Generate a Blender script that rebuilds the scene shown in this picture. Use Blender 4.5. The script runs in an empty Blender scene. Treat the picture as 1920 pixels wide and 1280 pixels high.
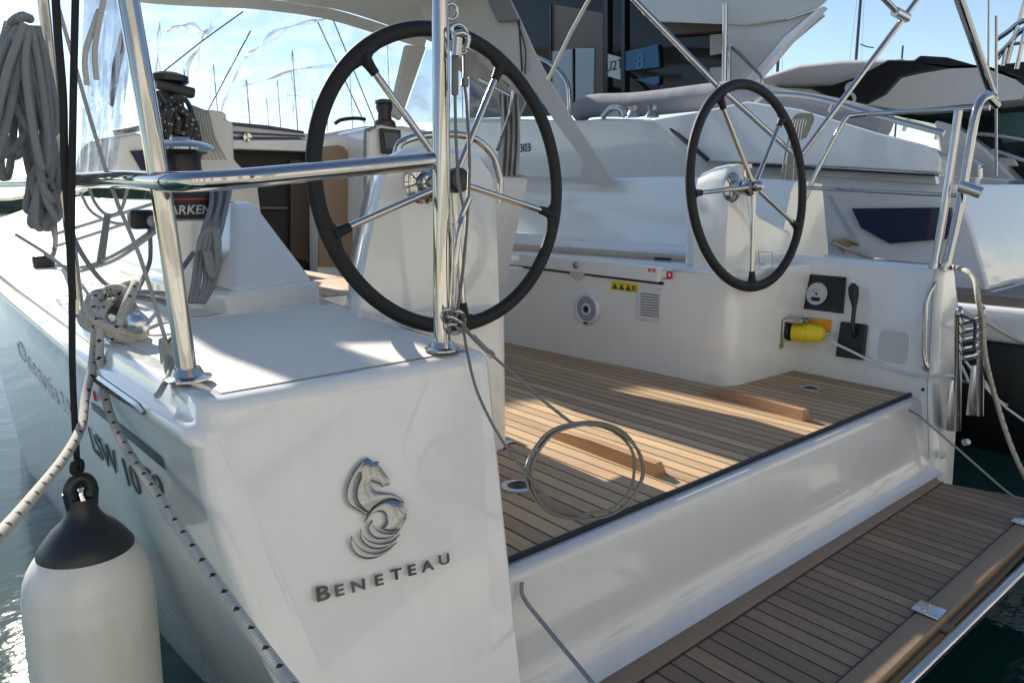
import bpy, bmesh, math, random
from mathutils import Vector as V, Matrix
R_ = math.radians
random.seed(7)
C = bpy.context.scene
# ------------------------------------------------------------------ camera
F = 1344.0; CX, CY = 960.0, 640.0          # focal length and centre in pixels of the 1920 px wide photograph
CAM = V((0, 0, 0.8))
vx = V((2610-CX, 350-CY, F)).normalized()   # athwartships vanishing direction (camera frame, y down)
vy = V((-180-CX, 385-CY, F)).normalized()   # fore-and-aft vanishing direction
vy = (vy - vx*vx.dot(vy)).normalized()
vz = vx.cross(vy)
if vz.y > 0: vz = -vz
def c2w(a): return V((vx.dot(a), vy.dot(a), vz.dot(a)))
right = c2w(V((1,0,0))); up = -c2w(V((0,1,0))); fwd = c2w(V((0,0,1)))
cd = bpy.data.cameras.new('camera'); cam = bpy.data.objects.new('camera', cd); C.collection.objects.link(cam)
M = Matrix((right, up, -fwd)).transposed().to_4x4(); M.translation = CAM
cam.matrix_world = M
cd.sensor_width = 36; cd.lens = F/1920*36; cd.clip_end = 3000; cd.clip_start = 0.02
C.camera = cam
C.render.resolution_x, C.render.resolution_y = 1024, 682
# ------------------------------------------------------------------ world and sun
SUN_AZ, SUN_EL = R_(2), R_(29.5)             # azimuth from +Y towards +X
w = bpy.data.worlds.new('World'); C.world = w; w.use_nodes = True
nt = w.node_tree; bg = nt.nodes['Background']
sky = nt.nodes.new('ShaderNodeTexSky'); sky.sky_type = 'NISHITA'; sky.sun_disc = False
sky.sun_elevation = SUN_EL; sky.sun_rotation = SUN_AZ; sky.air_density = 1.0; sky.dust_density = 0.2; sky.ozone_density = 1.2
nt.links.new(sky.outputs[0], bg.inputs[0]); bg.inputs[1].default_value = 0.105
sd = bpy.data.lights.new('sun', 'SUN'); sd.energy = 5.0; sd.angle = R_(0.8); sd.color = (1, .92, .79)
so = bpy.data.objects.new('sun', sd); C.collection.objects.link(so)
sv = V((math.sin(SUN_AZ)*math.cos(SUN_EL), math.cos(SUN_AZ)*math.cos(SUN_EL), math.sin(SUN_EL)))
so.rotation_euler = sv.to_track_quat('Z', 'Y').to_euler(); so.location = sv*50
C.view_settings.view_transform = 'Standard'; C.view_settings.look = 'None'; C.view_settings.exposure = 0.74; C.view_settings.gamma = 1
C.render.engine = 'CYCLES'
C.cycles.use_denoising = True; C.cycles.max_bounces = 10; C.cycles.transparent_max_bounces = 24
C.cycles.caustics_reflective = False; C.cycles.caustics_refractive = False; C.cycles.sample_clamp_indirect = 6
# ------------------------------------------------------------------ geometry helpers
def ray(px, py): return c2w(V((px-CX, py-CY, F)))/F
def P(px, py, x=None, y=None, z=None):
    """the point of the plane x=, y= or z= seen in that direction"""
    d = ray(px, py)
    t = (x-CAM.x)/d.x if x is not None else (y-CAM.y)/d.y if y is not None else (z-CAM.z)/d.z
    return CAM + d*t
def PN(px, py, p0, n):
    d = ray(px, py); return CAM + d*((p0-CAM).dot(n)/d.dot(n))
class MB:
    def __init__(s): s.bm = bmesh.new(); s.uv = s.bm.loops.layers.uv.new('UVMap')
    def face(s, pts):
        try: return s.bm.faces.new([s.bm.verts.new(p) for p in pts])
        except ValueError: return None
    def box(s, a, b, bev=0, seg=2, mat=None):
        a, b = V(a), V(b); c = (a+b)/2; d = b-a
        g = bmesh.ops.create_cube(s.bm, size=1, matrix=Matrix.Translation(c) @ Matrix.Diagonal((abs(d.x), abs(d.y), abs(d.z), 1)))
        if mat is not None: bmesh.ops.transform(s.bm, matrix=mat, verts=g['verts'])
        if bev: s._bev(g['verts'], bev, seg)
        return s
    def _bev(s, vs, bev, seg):
        es = list({e for v in vs for e in v.link_edges})
        bmesh.ops.bevel(s.bm, geom=es, offset=bev, segments=seg, profile=.5, affect='EDGES', clamp_overlap=True)
    def obox(s, c, ax, ay, az, bev=0, seg=2):
        """box from centre and three half-axis vectors"""
        m = Matrix((ax*2, ay*2, az*2)).transposed().to_4x4(); m.translation = V(c)
        g = bmesh.ops.create_cube(s.bm, size=1, matrix=m)
        if bev: s._bev(g['verts'], bev, seg)
        return s
    def prism(s, pts, d, bev=0, seg=2):
        """closed polygon pushed along d (a vector)"""
        pts = [V(p) for p in pts]; d = V(d); n = len(pts)
        a = [s.bm.verts.new(p) for p in pts]; b = [s.bm.verts.new(p+d) for p in pts]
        fs = [s.bm.faces.new(a), s.bm.faces.new(b[::-1])]
        for i in range(n): fs.append(s.bm.faces.new((a[i], b[i], b[(i+1) % n], a[(i+1) % n])))
        bmesh.ops.recalc_face_normals(s.bm, faces=fs)
        if bev: s._bev(a+b, bev, seg)
        return s
    def grid(s, rows, closed=False, uv=None):
        vs = [[s.bm.verts.new(p) for p in r] for r in rows]
        n = len(rows[0]); L = s.uv
        for i in range(len(rows)-1):
            for j in range(n if closed else n-1):
                k = (j+1) % n
                try: f = s.bm.faces.new((vs[i][j], vs[i][k], vs[i+1][k], vs[i+1][j]))
                except ValueError: continue
                if uv:
                    for lp, (a, b) in zip(f.loops, ((i, j), (i, j+1), (i+1, j+1), (i+1, j))): lp[L].uv = uv(a, b)
        return vs
    def tube(s, pts, r, n=10, closed=False, sm=0, cap=True):
        pts = [V(p) for p in pts]
        if sm: pts = catmull(pts, sm, closed)
        m = len(pts)
        if m < 2: return s
        rad = r if callable(r) else (lambda t: r)
        L = [0]
        for i in range(1, m): L.append(L[-1]+(pts[i]-pts[i-1]).length)
        tot = L[-1] or 1
        def tan(i):
            if closed: return (pts[(i+1) % m]-pts[i-1]).normalized()
            return (pts[min(i+1, m-1)]-pts[max(i-1, 0)]).normalized()
        t = tan(0); nrm = t.orthogonal().normalized()
        rows = []
        for i in range(m):
            t2 = tan(i)
            if t2.length == 0: t2 = t
            q = t.rotation_difference(t2); nrm = (q @ nrm); nrm = (nrm - t2*nrm.dot(t2)).normalized(); t = t2
            bn = t.cross(nrm); rr = rad(L[i]/tot)
            rows.append([pts[i] + (nrm*math.cos(2*math.pi*j/n) + bn*math.sin(2*math.pi*j/n))*rr for j in range(n)])
        if closed: rows.append(rows[0]); L.append(tot + (pts[0]-pts[-1]).length)
        vs = s.grid(rows, True, uv=lambda a, b: (b/n, L[a]))
        if cap and not closed:
            s.bm.faces.new(vs[0][::-1]); s.bm.faces.new(vs[-1])
        return s
    def lathe(s, prof, o, ax, n=24, a0=0):
        """prof: (radius, height) pairs round the axis ax from o"""
        ax = V(ax).normalized(); u = ax.orthogonal().normalized(); v_ = ax.cross(u)
        rows = [[V(o)+ax*h+(u*math.cos(a0+2*math.pi*j/n)+v_*math.sin(a0+2*math.pi*j/n))*max(r, 1e-4) for j in range(n)] for r, h in prof]
        vs = s.grid(rows, True)
        if prof[0][0] > 2e-4: s.bm.faces.new(vs[0])
        if prof[-1][0] > 2e-4: s.bm.faces.new(vs[-1][::-1])
        return s
    def ball(s, c, r, sc=(1, 1, 1), sub=2):
        bmesh.ops.create_icosphere(s.bm, subdivisions=sub, radius=r, matrix=Matrix.Translation(V(c)) @ Matrix.Diagonal((*sc, 1)))
        return s
def catmull(p, k, closed=False):
    n = len(p); out = []
    for i in range(n if closed else n-1):
        a = p[i-1] if (i > 0 or closed) else p[0]*2-p[1]
        b = p[i]; c = p[(i+1) % n]
        d = p[(i+2) % n] if (i+2 < n or closed) else c*2-b
        for j in range(k):
            t = j/k
            out.append(.5*((2*b)+(c-a)*t+(2*a-5*b+4*c-d)*t*t+(3*b-a-3*c+d)*t**3))
    if not closed: out.append(p[-1])
    return out
def lerp(a, b, t): return a+(b-a)*t
def interp(tab, x):
    if x <= tab[0][0]: return tab[0][1]
    for (a, p), (b, q) in zip(tab, tab[1:]):
        if x <= b: return p+(q-p)*(x-a)/(b-a)
    return tab[-1][1]
def build(name, mb, mat, parent=None, label=None, cat=None, group=None, kind=None, smooth=35, bevel=0, seg=2, normals=True, keep=False):
    me = bpy.data.meshes.new(name)
    if not keep: bmesh.ops.remove_doubles(mb.bm, verts=mb.bm.verts, dist=1e-6)
    if normals: bmesh.ops.recalc_face_normals(mb.bm, faces=mb.bm.faces)
    mb.bm.to_mesh(me); mb.bm.free()
    me.materials.append(mat)
    if smooth:
        for p in me.polygons: p.use_smooth = True
        me.set_sharp_from_angle(angle=R_(smooth))
    o = bpy.data.objects.new(name, me); C.collection.objects.link(o)
    if parent: o.parent = parent
    if bevel:
        b = o.modifiers.new('bevel', 'BEVEL'); b.width = bevel; b.segments = seg; b.limit_method = 'ANGLE'; b.angle_limit = R_(30); b.harden_normals = True
        for p in me.polygons: p.use_smooth = True
    for k, v in (('label', label), ('category', cat), ('group', group), ('kind', kind)):
        if v: o[k] = v
    return o
def thing(name, label, cat, group=None, loc=(0, 0, 0), kind=None):
    o = bpy.data.objects.new(name, None); C.collection.objects.link(o); o.empty_display_size = .1
    o['label'] = label; o['category'] = cat
    if group: o['group'] = group
    return o
def text_mesh(body, xv, yv, o, size, depth, mat, name, parent, shear=0, spacing=1.0, bold=0.0, align='CENTER', **kw):
    """lettering as solid geometry; xv, yv = in-plane directions (their length stretches the letters)"""
    cu = bpy.data.curves.new(name, 'FONT'); cu.body = body; cu.size = size; cu.extrude = depth/2; cu.shear = shear; cu.space_character = spacing
    cu.offset = bold; cu.align_x = align; cu.align_y = 'CENTER'; cu.resolution_u = 4
    t = bpy.data.objects.new('tmp', cu); C.collection.objects.link(t)
    dg = bpy.context.evaluated_depsgraph_get(); me = bpy.data.meshes.new_from_object(t.evaluated_get(dg))
    bpy.data.objects.remove(t)
    xv, yv = V(xv), V(yv); n = xv.cross(yv).normalized()
    m = Matrix((xv, yv, n)).transposed().to_4x4(); m.translation = V(o); me.transform(m)
    me.materials.clear(); me.materials.append(mat)
    ob = bpy.data.objects.new(name, me); C.collection.objects.link(ob)
    if parent: ob.parent = parent
    for k, v in kw.items(): ob[k] = v
    return ob
# ------------------------------------------------------------------ materials
def mat(name, col=(.8, .8, .8), rough=.5, metal=0, coat=0, spec=.5, **kw):
    m = bpy.data.materials.new(name); m.use_nodes = True
    b = m.node_tree.nodes['Principled BSDF']
    b.inputs['Base Color'].default_value = (*col, 1); b.inputs['Roughness'].default_value = rough
    b.inputs['Metallic'].default_value = metal; b.inputs['Coat Weight'].default_value = coat; b.inputs['Coat Roughness'].default_value = .04
    b.inputs['Specular IOR Level'].default_value = spec
    for k, v in kw.items(): b.inputs[k.replace('_', ' ')].default_value = v
    return m
class N:
    """tiny node graph helper"""
    def __init__(s, m): s.t = m.node_tree; s.b = s.t.nodes['Principled BSDF']
    def n(s, ty, **kw):
        x = s.t.nodes.new('ShaderNode'+ty)
        for k, v in kw.items():
            if k.startswith('i_'):
                key = k[2:]; key = int(key) if key.isdigit() else key.replace('_', ' ')
                if isinstance(v, bpy.types.NodeSocket): s.t.links.new(v, x.inputs[key])
                else: x.inputs[key].default_value = v
            else: setattr(x, k, v)
        return x
    def math(s, op, a, b=0, c=0):
        x = s.n('Math', operation=op)
        for i, v in enumerate((a, b, c)):
            if isinstance(v, bpy.types.NodeSocket): s.t.links.new(v, x.inputs[i])
            else: x.inputs[i].default_value = v
        return x.outputs[0]
    def ramp(s, fac, stops):
        x = s.n('ValToRGB'); s.t.links.new(fac, x.inputs[0]); e = x.color_ramp.elements
        while len(e) < len(stops): e.new(.5)
        for k, (p, c) in zip(e, stops): k.position = p; k.color = (*c, 1) if len(c) == 3 else c
        return x.outputs[0]
    def mix(s, fac, a, b):
        x = s.n('Mix', data_type='RGBA')
        for i, v in ((0, fac), (6, a), (7, b)):
            if isinstance(v, bpy.types.NodeSocket): s.t.links.new(v, x.inputs[i])
            else: x.inputs[i].default_value = v if i == 0 else (*v, 1)
        return x.outputs[2]
    def noise(s, vec, scale, detail=3, rough=.5): return s.n('TexNoise', i_Vector=vec, i_Scale=scale, i_Detail=detail, i_Roughness=rough).outputs[0]
    def obj(s, scale=(1, 1, 1)):
        tc = s.n('TexCoord'); mp = s.n('Mapping', i_Vector=tc.outputs['Object']); mp.inputs['Scale'].default_value = scale; return mp.outputs[0]
    def link(s, a, inp): s.t.links.new(a, s.b.inputs[inp])
    def bump(s, h, strength=.2, dist=.01): x = s.n('Bump', i_Height=h); x.inputs['Strength'].default_value = strength; x.inputs['Distance'].default_value = dist; s.link(x.outputs[0], 'Normal'); return x
def gel(name, col, rough=.12, dirt=.06, coat=.6, wav=.02):
    m = mat(name, col, rough, coat=coat); g = N(m)
    o = g.obj(); n1 = g.noise(o, 2.3, 4, .6); n2 = g.noise(g.obj((6, 6, 1.2)), 3, 5, .7)
    d = tuple(c*(1-dirt*1.2) for c in col)
    k = g.math('MULTIPLY', n1, n2); c = g.ramp(k, [(.1, d), (.42, col)]); g.link(c, 'Base Color')
    r = g.n('MapRange', i_Value=n2); r.inputs[3].default_value = rough*.7; r.inputs[4].default_value = rough*1.8; g.link(r.outputs[0], 'Roughness')
    g.bump(g.noise(o, 7, 2), wav, .05)
    return m
def teak(name, pitch, off=0, axis=0, a=(.36, .235, .135), b=(.25, .165, .1), seam=.055, seamcol=(.004, .004, .004)):
    m = mat(name, a, .55); g = N(m)
    tc = g.n('TexCoord'); sp = g.n('SeparateXYZ', i_0=tc.outputs['Object'])
    u = g.math('DIVIDE', g.math('SUBTRACT', sp.outputs[axis], off), pitch)
    idx = g.math('FLOOR', u); fr = g.math('SUBTRACT', u, idx)
    rnd = g.n('TexWhiteNoise', noise_dimensions='1D'); g.t.links.new(idx, rnd.inputs['W'])
    sc = (28, 1.4, 28) if axis == 0 else (1.4, 28, 28)
    mp = g.n('Mapping', i_Vector=tc.outputs['Object']); mp.inputs['Scale'].default_value = sc
    cmb = g.n('CombineXYZ'); g.t.links.new(g.math('MULTIPLY', rnd.outputs[0], 37), cmb.inputs[2 if axis == 0 else 0]); g.t.links.new(g.math('MULTIPLY', rnd.outputs[0], 11), cmb.inputs[1])
    va = g.n('VectorMath', operation='ADD', i_0=mp.outputs[0], i_1=cmb.outputs[0])
    gr = g.noise(va.outputs[0], 3.0, 8, .72)
    big = g.noise(g.obj((2, 2, 2)), 1.6, 3)
    f = g.math('ADD', g.math('MULTIPLY', gr, .75), g.math('ADD', g.math('MULTIPLY', rnd.outputs[0], .42), g.math('MULTIPLY', big, .2)))
    c = g.ramp(f, [(.38, b), (.66, tuple((p+q)/2 for p, q in zip(a, b))), (1.0, tuple(min(1, p*1.2) for p in a))])
    edge = g.math('MULTIPLY', g.math('LESS_THAN', fr, seam), 1)
    c2 = g.mix(edge, c, seamcol); g.link(c2, 'Base Color')
    h = g.math('SUBTRACT', g.math('MULTIPLY', gr, .25), edge)
    g.bump(h, .5, .0015)
    rr = g.n('MapRange', i_Value=gr); rr.inputs[3].default_value = .45; rr.inputs[4].default_value = .7; g.link(rr.outputs[0], 'Roughness')
    return m
def chrome(name, col=(.48, .47, .45), rough=.05, anis=0):
    m = mat(name, col, rough, metal=1); g = N(m)
    n = g.noise(g.obj((9, 9, 3)), 4, 4, .6); r = g.n('MapRange', i_Value=n); r.inputs[3].default_value = rough*.6; r.inputs[4].default_value = rough*1.9; g.link(r.outputs[0], 'Roughness')
    g.bump(g.noise(g.obj(), 14, 2), .04, .01)
    return m
def rope(name, base, fleck=None, scale=1.0, fl_n=2.0, twist=3.0, dark=.55):
    """braid from the UVs a tube leaves: u round, v metres along"""
    m = mat(name, base, .85); g = N(m)
    uv = g.n('UVMap'); sp = g.n('SeparateXYZ', i_0=uv.outputs[0]); u, v = sp.outputs[0], sp.outputs[1]
    a = g.math('SINE', g.math('MULTIPLY', g.math('ADD', g.math('MULTIPLY', u, twist), g.math('MULTIPLY', v, 150*scale)), 6.2832))
    b = g.math('SINE', g.math('MULTIPLY', g.math('SUBTRACT', g.math('MULTIPLY', u, twist), g.math('MULTIPLY', v, 150*scale)), 6.2832))
    h = g.math('MAXIMUM', a, b)
    k = g.n('MapRange', i_Value=h); k.inputs[1].default_value = -.2
    n = g.noise(g.obj(), 90, 3)
    c = g.mix(g.math('MULTIPLY', g.math('ADD', k.outputs[0], n), .5), tuple(x*dark for x in base), base)
    if fleck:
        s1 = g.math('FRACT', g.math('ADD', g.math('MULTIPLY', u, fl_n), g.math('MULTIPLY', v, 22*scale)))
        s2 = g.math('FRACT', g.math('SUBTRACT', g.math('MULTIPLY', u, fl_n), g.math('MULTIPLY', v, 22*scale)))
        e = g.math('MULTIPLY', g.math('LESS_THAN', s1, g.n('MapRange', i_Value=g.noise(g.obj(), 40, 2), i_3=.10, i_4=.36).outputs[0]), g.math('LESS_THAN', s2, .24)); c = g.mix(e, c, fleck)
    g.link(c, 'Base Color'); g.bump(h, .5, .0006)
    return m
def vinyl(name, tint=(.95, .965, .98), haze=.14, wr=.05):
    m = bpy.data.materials.new(name); m.use_nodes = True; t = m.node_tree; t.nodes.clear()
    def nn(ty): return t.nodes.new('ShaderNode'+ty)
    out = nn('OutputMaterial'); tr = nn('BsdfTransparent'); tr.inputs[0].default_value = (*tint, 1)
    gl = nn('BsdfGlossy'); gl.inputs['Roughness'].default_value = .08; df = nn('BsdfTranslucent'); df.inputs[0].default_value = (.9, .92, .95, 1); d2 = nn('BsdfDiffuse'); d2.inputs[0].default_value = (.85, .87, .9, 1)
    fr = nn('Fresnel'); fr.inputs[0].default_value = 1.45
    tc = nn('TexCoord'); mp = nn('Mapping'); mp.inputs['Scale'].default_value = (1, 1, 1.6)
    nz = nn('TexNoise'); nz.inputs['Scale'].default_value = 2.6; nz.inputs['Detail'].default_value = 5; nz.inputs['Distortion'].default_value = 1.4
    L = t.links.new; L(tc.outputs['Object'], mp.inputs[0]); L(mp.outputs[0], nz.inputs['Vector'])
    bp = nn('Bump'); bp.inputs['Strength'].default_value = wr; bp.inputs['Distance'].default_value = .12; L(nz.outputs[0], bp.inputs['Height'])
    L(bp.outputs[0], gl.inputs['Normal']); L(bp.outputs[0], fr.inputs['Normal'])
    r = nn('MapRange'); r.inputs[1].default_value = .45; r.inputs[2].default_value = .8; r.inputs[3].default_value = haze*.35; r.inputs[4].default_value = haze*3.2; L(nz.outputs[0], r.inputs[0])
    a0 = nn('AddShader'); mx0 = nn('MixShader'); mx0.inputs[0].default_value = .5; L(df.outputs[0], mx0.inputs[1]); L(d2.outputs[0], mx0.inputs[2])
    m1 = nn('MixShader'); L(r.outputs[0], m1.inputs[0]); L(tr.outputs[0], m1.inputs[1]); L(mx0.outputs[0], m1.inputs[2])
    m2 = nn('MixShader'); L(fr.outputs[0], m2.inputs[0]); L(m1.outputs[0], m2.inputs[1]); L(gl.outputs[0], m2.inputs[2]); mu = nn('Math'); mu.operation = 'MULTIPLY'; mu.inputs[1].default_value = .45; L(fr.outputs[0], mu.inputs[0]); L(mu.outputs[0], m2.inputs[0])
    L(m2.outputs[0], out.inputs[0]); return m
def canvas(name, col, sc=260, tl=0.0):
    m = mat(name, col, .9); g = N(m); n = g.noise(g.obj(), sc, 2); n2 = g.noise(g.obj(), 3, 4)
    c = g.mix(g.math('MULTIPLY', g.math('ADD', n, n2), .5), tuple(x*.82 for x in col), tuple(min(1, x*1.1) for x in col)); g.link(c, 'Base Color')
    g.bump(g.math('ADD', g.math('MULTIPLY', n, .02), n2), .25, .06)
    return m
WHITE = gel('gelcoat_white', (.82, .82, .785), dirt=.07)
WHITE2 = gel('gelcoat_shaded_white', (.60, .605, .60), .15)  # greyer than WHITE, the riser's shade put into the colour
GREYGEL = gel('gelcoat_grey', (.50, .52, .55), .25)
SKID = mat('nonskid_deck', (.80, .77, .68), .7); _g = N(SKID); _h = _g.n('TexVoronoi', i_Vector=_g.obj(), i_Scale=260); _g.bump(_h.outputs[0], .35, .001)
STEEL = chrome('polished_steel'); STEEL2 = chrome('brushed_steel', (.62, .62, .62), .22)
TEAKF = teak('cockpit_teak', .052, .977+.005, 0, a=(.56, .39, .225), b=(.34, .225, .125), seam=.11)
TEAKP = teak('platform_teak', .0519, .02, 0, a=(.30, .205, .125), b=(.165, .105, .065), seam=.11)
TEAKR = teak('teak_solid', 5.0, -1.3, 0, a=(.29, .205, .135), b=(.20, .135, .085), seam=0)
TEAKB = teak('teak_block', 5.0, -1.3, 0, a=(.40, .235, .13), b=(.30, .17, .09), seam=0)
TEAKS = teak('bench_teak', .05, .01, 0, a=(.60, .44, .29), b=(.45, .32, .2))
BLACK = mat('black_plastic', (.012, .013, .015), .35); BLACKM = mat('black_matt', (.015, .016, .018), .6)
RUB = mat('wheel_leather', (.009, .010, .012), .6, spec=.35); _g = N(RUB); _g.bump(_g.noise(_g.obj(), 420, 2), .3, .0006)
CAULK = mat('black_caulking', (.01, .012, .014), .5)
SEAL = mat('grey_sealant', (.22, .23, .24), .5)
# ================================================================== the sailing yacht
yacht = thing('sailing_yacht', 'white sailing yacht moored stern-to with twin steering wheels and teak cockpit', 'sailing yacht')
def part(name, mb, m, **kw): return build(name, mb, m, kw.pop('parent', yacht), **kw)
# ---- hull: closed sections from the inboard wall over the side deck and down to the water
ZT = lambda y: .458+.028*(y-1.2) if y < 4 else .536+.05*(y-4)
X0 = lambda y: interp([(1.1, .35), (1.3, .338), (1.87, .302), (3.5, .258), (5, .27), (7, .55), (9, 1.05), (11, 1.78)], y)
XW = lambda y: interp([(1.1, .64), (2.05, .49), (3.67, .36), (4.74, .30), (7, .6), (9, 1.2), (11, 1.86)], y)
XI = lambda y: interp([(1.1, .977), (1.72, .985), (2.4, 1.05), (4.4, 1.05), (4.41, 1.2), (9, 1.9), (11, 1.9)], y)
def section(y):
    zt, x0, xw, xi = ZT(y), X0(y), XW(y), XI(y)
    pr = [(xi-.165, -.7), (xi, zt-.022), (xi-.004, zt-.009), (xi-.012, zt-.002), (xi-.022, zt), (x0+.16, zt), (x0+.045, zt+.0005), (x0+.02, zt+.004), (x0+.006, zt), (x0, zt-.010),
          (x0-.004, zt-.028), (x0-.010, zt-.033), (x0-.026, zt-.036), (x0-.032, zt-.044), (x0-.033, zt-.062), (x0-.026, zt-.070), (x0-.020, zt-.078)]
    zr = zt-.078
    for k in range(1, 15):
        s = k/14; pr.append((x0-.020-.012*math.sin(s*3.0)*(1-s)+(xw-x0+.02)*s**1.7, lerp(zr, -.6, s)))
    pr.append((xw+.06, -.75)); return pr
YA = lambda z: 1.25-.32*(.45-z)
mb = MB(); rows = []
ys = [1.34, 1.5, 1.72, 1.9, 2.2, 2.6, 3.1, 3.7, 4.4, 4.41, 5.2, 6, 7, 8, 9, 10, 11]
for y in ys[::-1]: rows.append([V((x, y, z)) for x, z in section(y)])
rr = .034
base = section(1.22); x_in, zt_ = XI(1.22), ZT(1.22); x_out = X0(1.22)
def odir(x, z):
    """outward direction of the quarter's outline, blended round the two top corners"""
    top = max(0, min(1, (z-(zt_-.07))/.06)); i = max(0, min(1, (x-(x_in-.04))/.04)); o = max(0, min(1, ((x_out+.05)-x)/.05))
    return V((i-o, 0, top if (z > zt_-.075) else 0))
for k in range(0, 9):
    th = k/8*math.pi/2
    d = rr*(1-math.cos(th)); yy = rr*(1-math.sin(th)); r = []
    for x, z in base: r.append(V((x, YA(z)+yy, z))-odir(x, z)*d)
    rows.append(r)
mb.grid(rows)
mb.bm.faces.new([mb.bm.verts.new(p) for p in rows[-1]])
hull = part('hull', mb, WHITE, smooth=50)
# port side deck non-skid panel
mb = MB()
def deckstrip(y0, y1, a, b, n=14, dz=.0009):
    rows = []
    for k in range(n+1):
        y = lerp(y0, y1, k/n); rows.append([V((a(y), y, ZT(y)+dz)), V((b(y), y, ZT(y)+dz))])
    return rows
mb.grid(deckstrip(1.298, 2.06, lambda y: X0(y)+.055+.06*max(0, 1-(y-1.262)/.05)*0, lambda y: XI(y)-.03))
part('deck_panel', mb, SKID)
mb = MB(); mb.grid(deckstrip(2.1, 9.5, lambda y: X0(y)+.06, lambda y: min(X0(y)+.42, XI(y)-.05), 30)); part('side_deck_panel', mb, SKID)
# ---- cockpit sole and transom
mb = MB(); A = .977
mb.prism([(.905, 1.163, 0), (3.035, 1.137, 0), (3.08, 1.665, 0), (2.66, 1.685, 0), (2.58, 1.74, 0), (2.50, 3.1, 0), (2.42, 4.5, 0), (1.5, 4.5, 0), (1.42, 1.72, 0), (.905, 1.70, 0)], (0, 0, -.012))
sole = part('cockpit_sole', mb, TEAKF, smooth=0)
mb = MB(); mb.tube([(A-.07, 1.158, -.002), (3.04, 1.132, -.002)], .0075, 6); part('sole_edge_seal', mb, CAULK)
# riser of the transom: a curved sheet that flares aft to the platform
mb = MB(); rows = []
for i in range(17):
    t = i/16; x = lerp(.86, 3.045, t)
    y0 = lerp(1.150, 1.124, t)
    prof = [(y0+.03, -.02), (y0+.004, -.0075), (y0-.022, -.009), (y0-.032, -.016), (y0-.036, -.03)]
    for k in range(1, 9): prof.append((y0-.036-.036*(k/8), -.03-.17*k/8))
    for k in range(1, 7):
        a = k/6*math.pi/2; prof.append((y0-.072-.020*math.sin(a)-.050*(1-math.cos(a)), -.20-.097*math.sin(a)))
    prof.append((y0-.15, -.299))
    rows.append([V((x, y, z)) for y, z in prof])
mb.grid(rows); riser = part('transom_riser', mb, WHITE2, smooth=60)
mb = MB()
for x, y in ((1.085, 1.107), (2.97, 1.085)):
    mb.lathe([(.0001, .002), (.004, .002), (.007, .001), (.008, -.002)], (x, y, -.062), (0, -1, .2), 14)
part('riser_screws', mb, STEEL2)
# panel joint lines of the folding transom
mb = MB()
for x in (2.985,):
    mb.tube([(x, 1.112, -.034), (x, 1.09, -.13), (x, 1.055, -.235)], .0016, 6, sm=4)
part('riser_joint', mb, SEAL)
# ---- swim platform
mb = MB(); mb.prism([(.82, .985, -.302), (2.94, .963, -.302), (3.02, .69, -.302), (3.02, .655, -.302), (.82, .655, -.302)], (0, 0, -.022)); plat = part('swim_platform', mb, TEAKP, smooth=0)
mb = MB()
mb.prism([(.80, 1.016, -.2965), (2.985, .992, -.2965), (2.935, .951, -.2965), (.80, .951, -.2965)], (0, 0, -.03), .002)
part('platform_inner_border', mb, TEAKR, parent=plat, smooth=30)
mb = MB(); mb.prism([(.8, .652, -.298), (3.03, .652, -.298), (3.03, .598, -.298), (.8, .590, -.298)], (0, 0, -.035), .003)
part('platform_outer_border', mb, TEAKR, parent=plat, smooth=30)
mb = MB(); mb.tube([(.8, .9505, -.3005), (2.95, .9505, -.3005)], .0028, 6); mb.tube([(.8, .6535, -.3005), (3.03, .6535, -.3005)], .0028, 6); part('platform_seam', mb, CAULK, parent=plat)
mb = MB(); mb.prism([(.8, .60, -.336), (3.03, .60, -.336), (2.98, .99, -.336), (.8, 1.1, -.336)], (0, 0, -.045), .01); part('platform_frame', mb, mat('platform_underside', (.16, .14, .12), .5), parent=plat)
# hinge plates and the steel grab tube outboard of the platform
for (px, py) in ((1745, 1143), (1925, 978)):
    c = P(px, py, z=-.292)
    mb = MB(); mb.box((c.x-.032, c.y-.030, -.2965), (c.x+.032, c.y+.038, -.290), .003)
    br = part('hinge_plate', mb, STEEL2, parent=plat)
    mb = MB()
    for dx in (-.017, .017): mb.lathe([(.0001, .0025), (.005, .002), (.006, 0)], (c.x+dx, c.y+.012, -.290), (0, 0, 1), 10)
    part('hinge_screw', mb, STEEL, parent=plat)
    mb = MB(); mb.box((c.x-.022, c.y-.075, -.335), (c.x+.022, c.y-.01, -.322), .003); part('tread_support', mb, TEAKR, parent=plat)
T0 = P(1700, 1280, z=-.33); T1 = P(1925, 1062, z=-.33)
dT = (T1-T0); mb = MB(); mb.tube([T0-dT*.8, T0, T1, T1+dT*.35], .016, 16, cap=True); part('platform_tube', mb, STEEL, smooth=60)
# ---- foot chocks on the cockpit sole
def chock(c1, L, ang, wid=.054, h=.042):
    """a teak wedge with a long tapered forward end; c1 = aft end, centre of its base"""
    mb = MB(); u = V((math.sin(ang), math.cos(ang), 0)); s = V((math.cos(ang), -math.sin(ang), 0))
    prof = []
    rows = []
    for k, (t, hh) in enumerate(((0, h), (.55, h), (.78, h*.86), (.92, h*.5), (1, .002))):
        c = c1+u*(L*t)
        rows.append([c-s*wid/2, c-s*(wid/2-.004)+V((0, 0, hh)), c+s*(.004)+V((0, 0, hh)), c+s*wid/2+V((0, 0, 0))])
    mb.grid(rows); mb.bm.faces.new([mb.bm.verts.new(p) for p in rows[0]])
    return mb
a = P(1233, 898, z=0); b = P(1035, 822, z=0)
mb = chock(a+V((.03, .012, 0)), (b-a).length+.04, math.atan2((b-a).x, (b-a).y)); part('foot_chock', mb, TEAKB, bevel=.003)
a = P(1511, 792, z=0); b = P(1335, 742, z=0)
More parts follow.
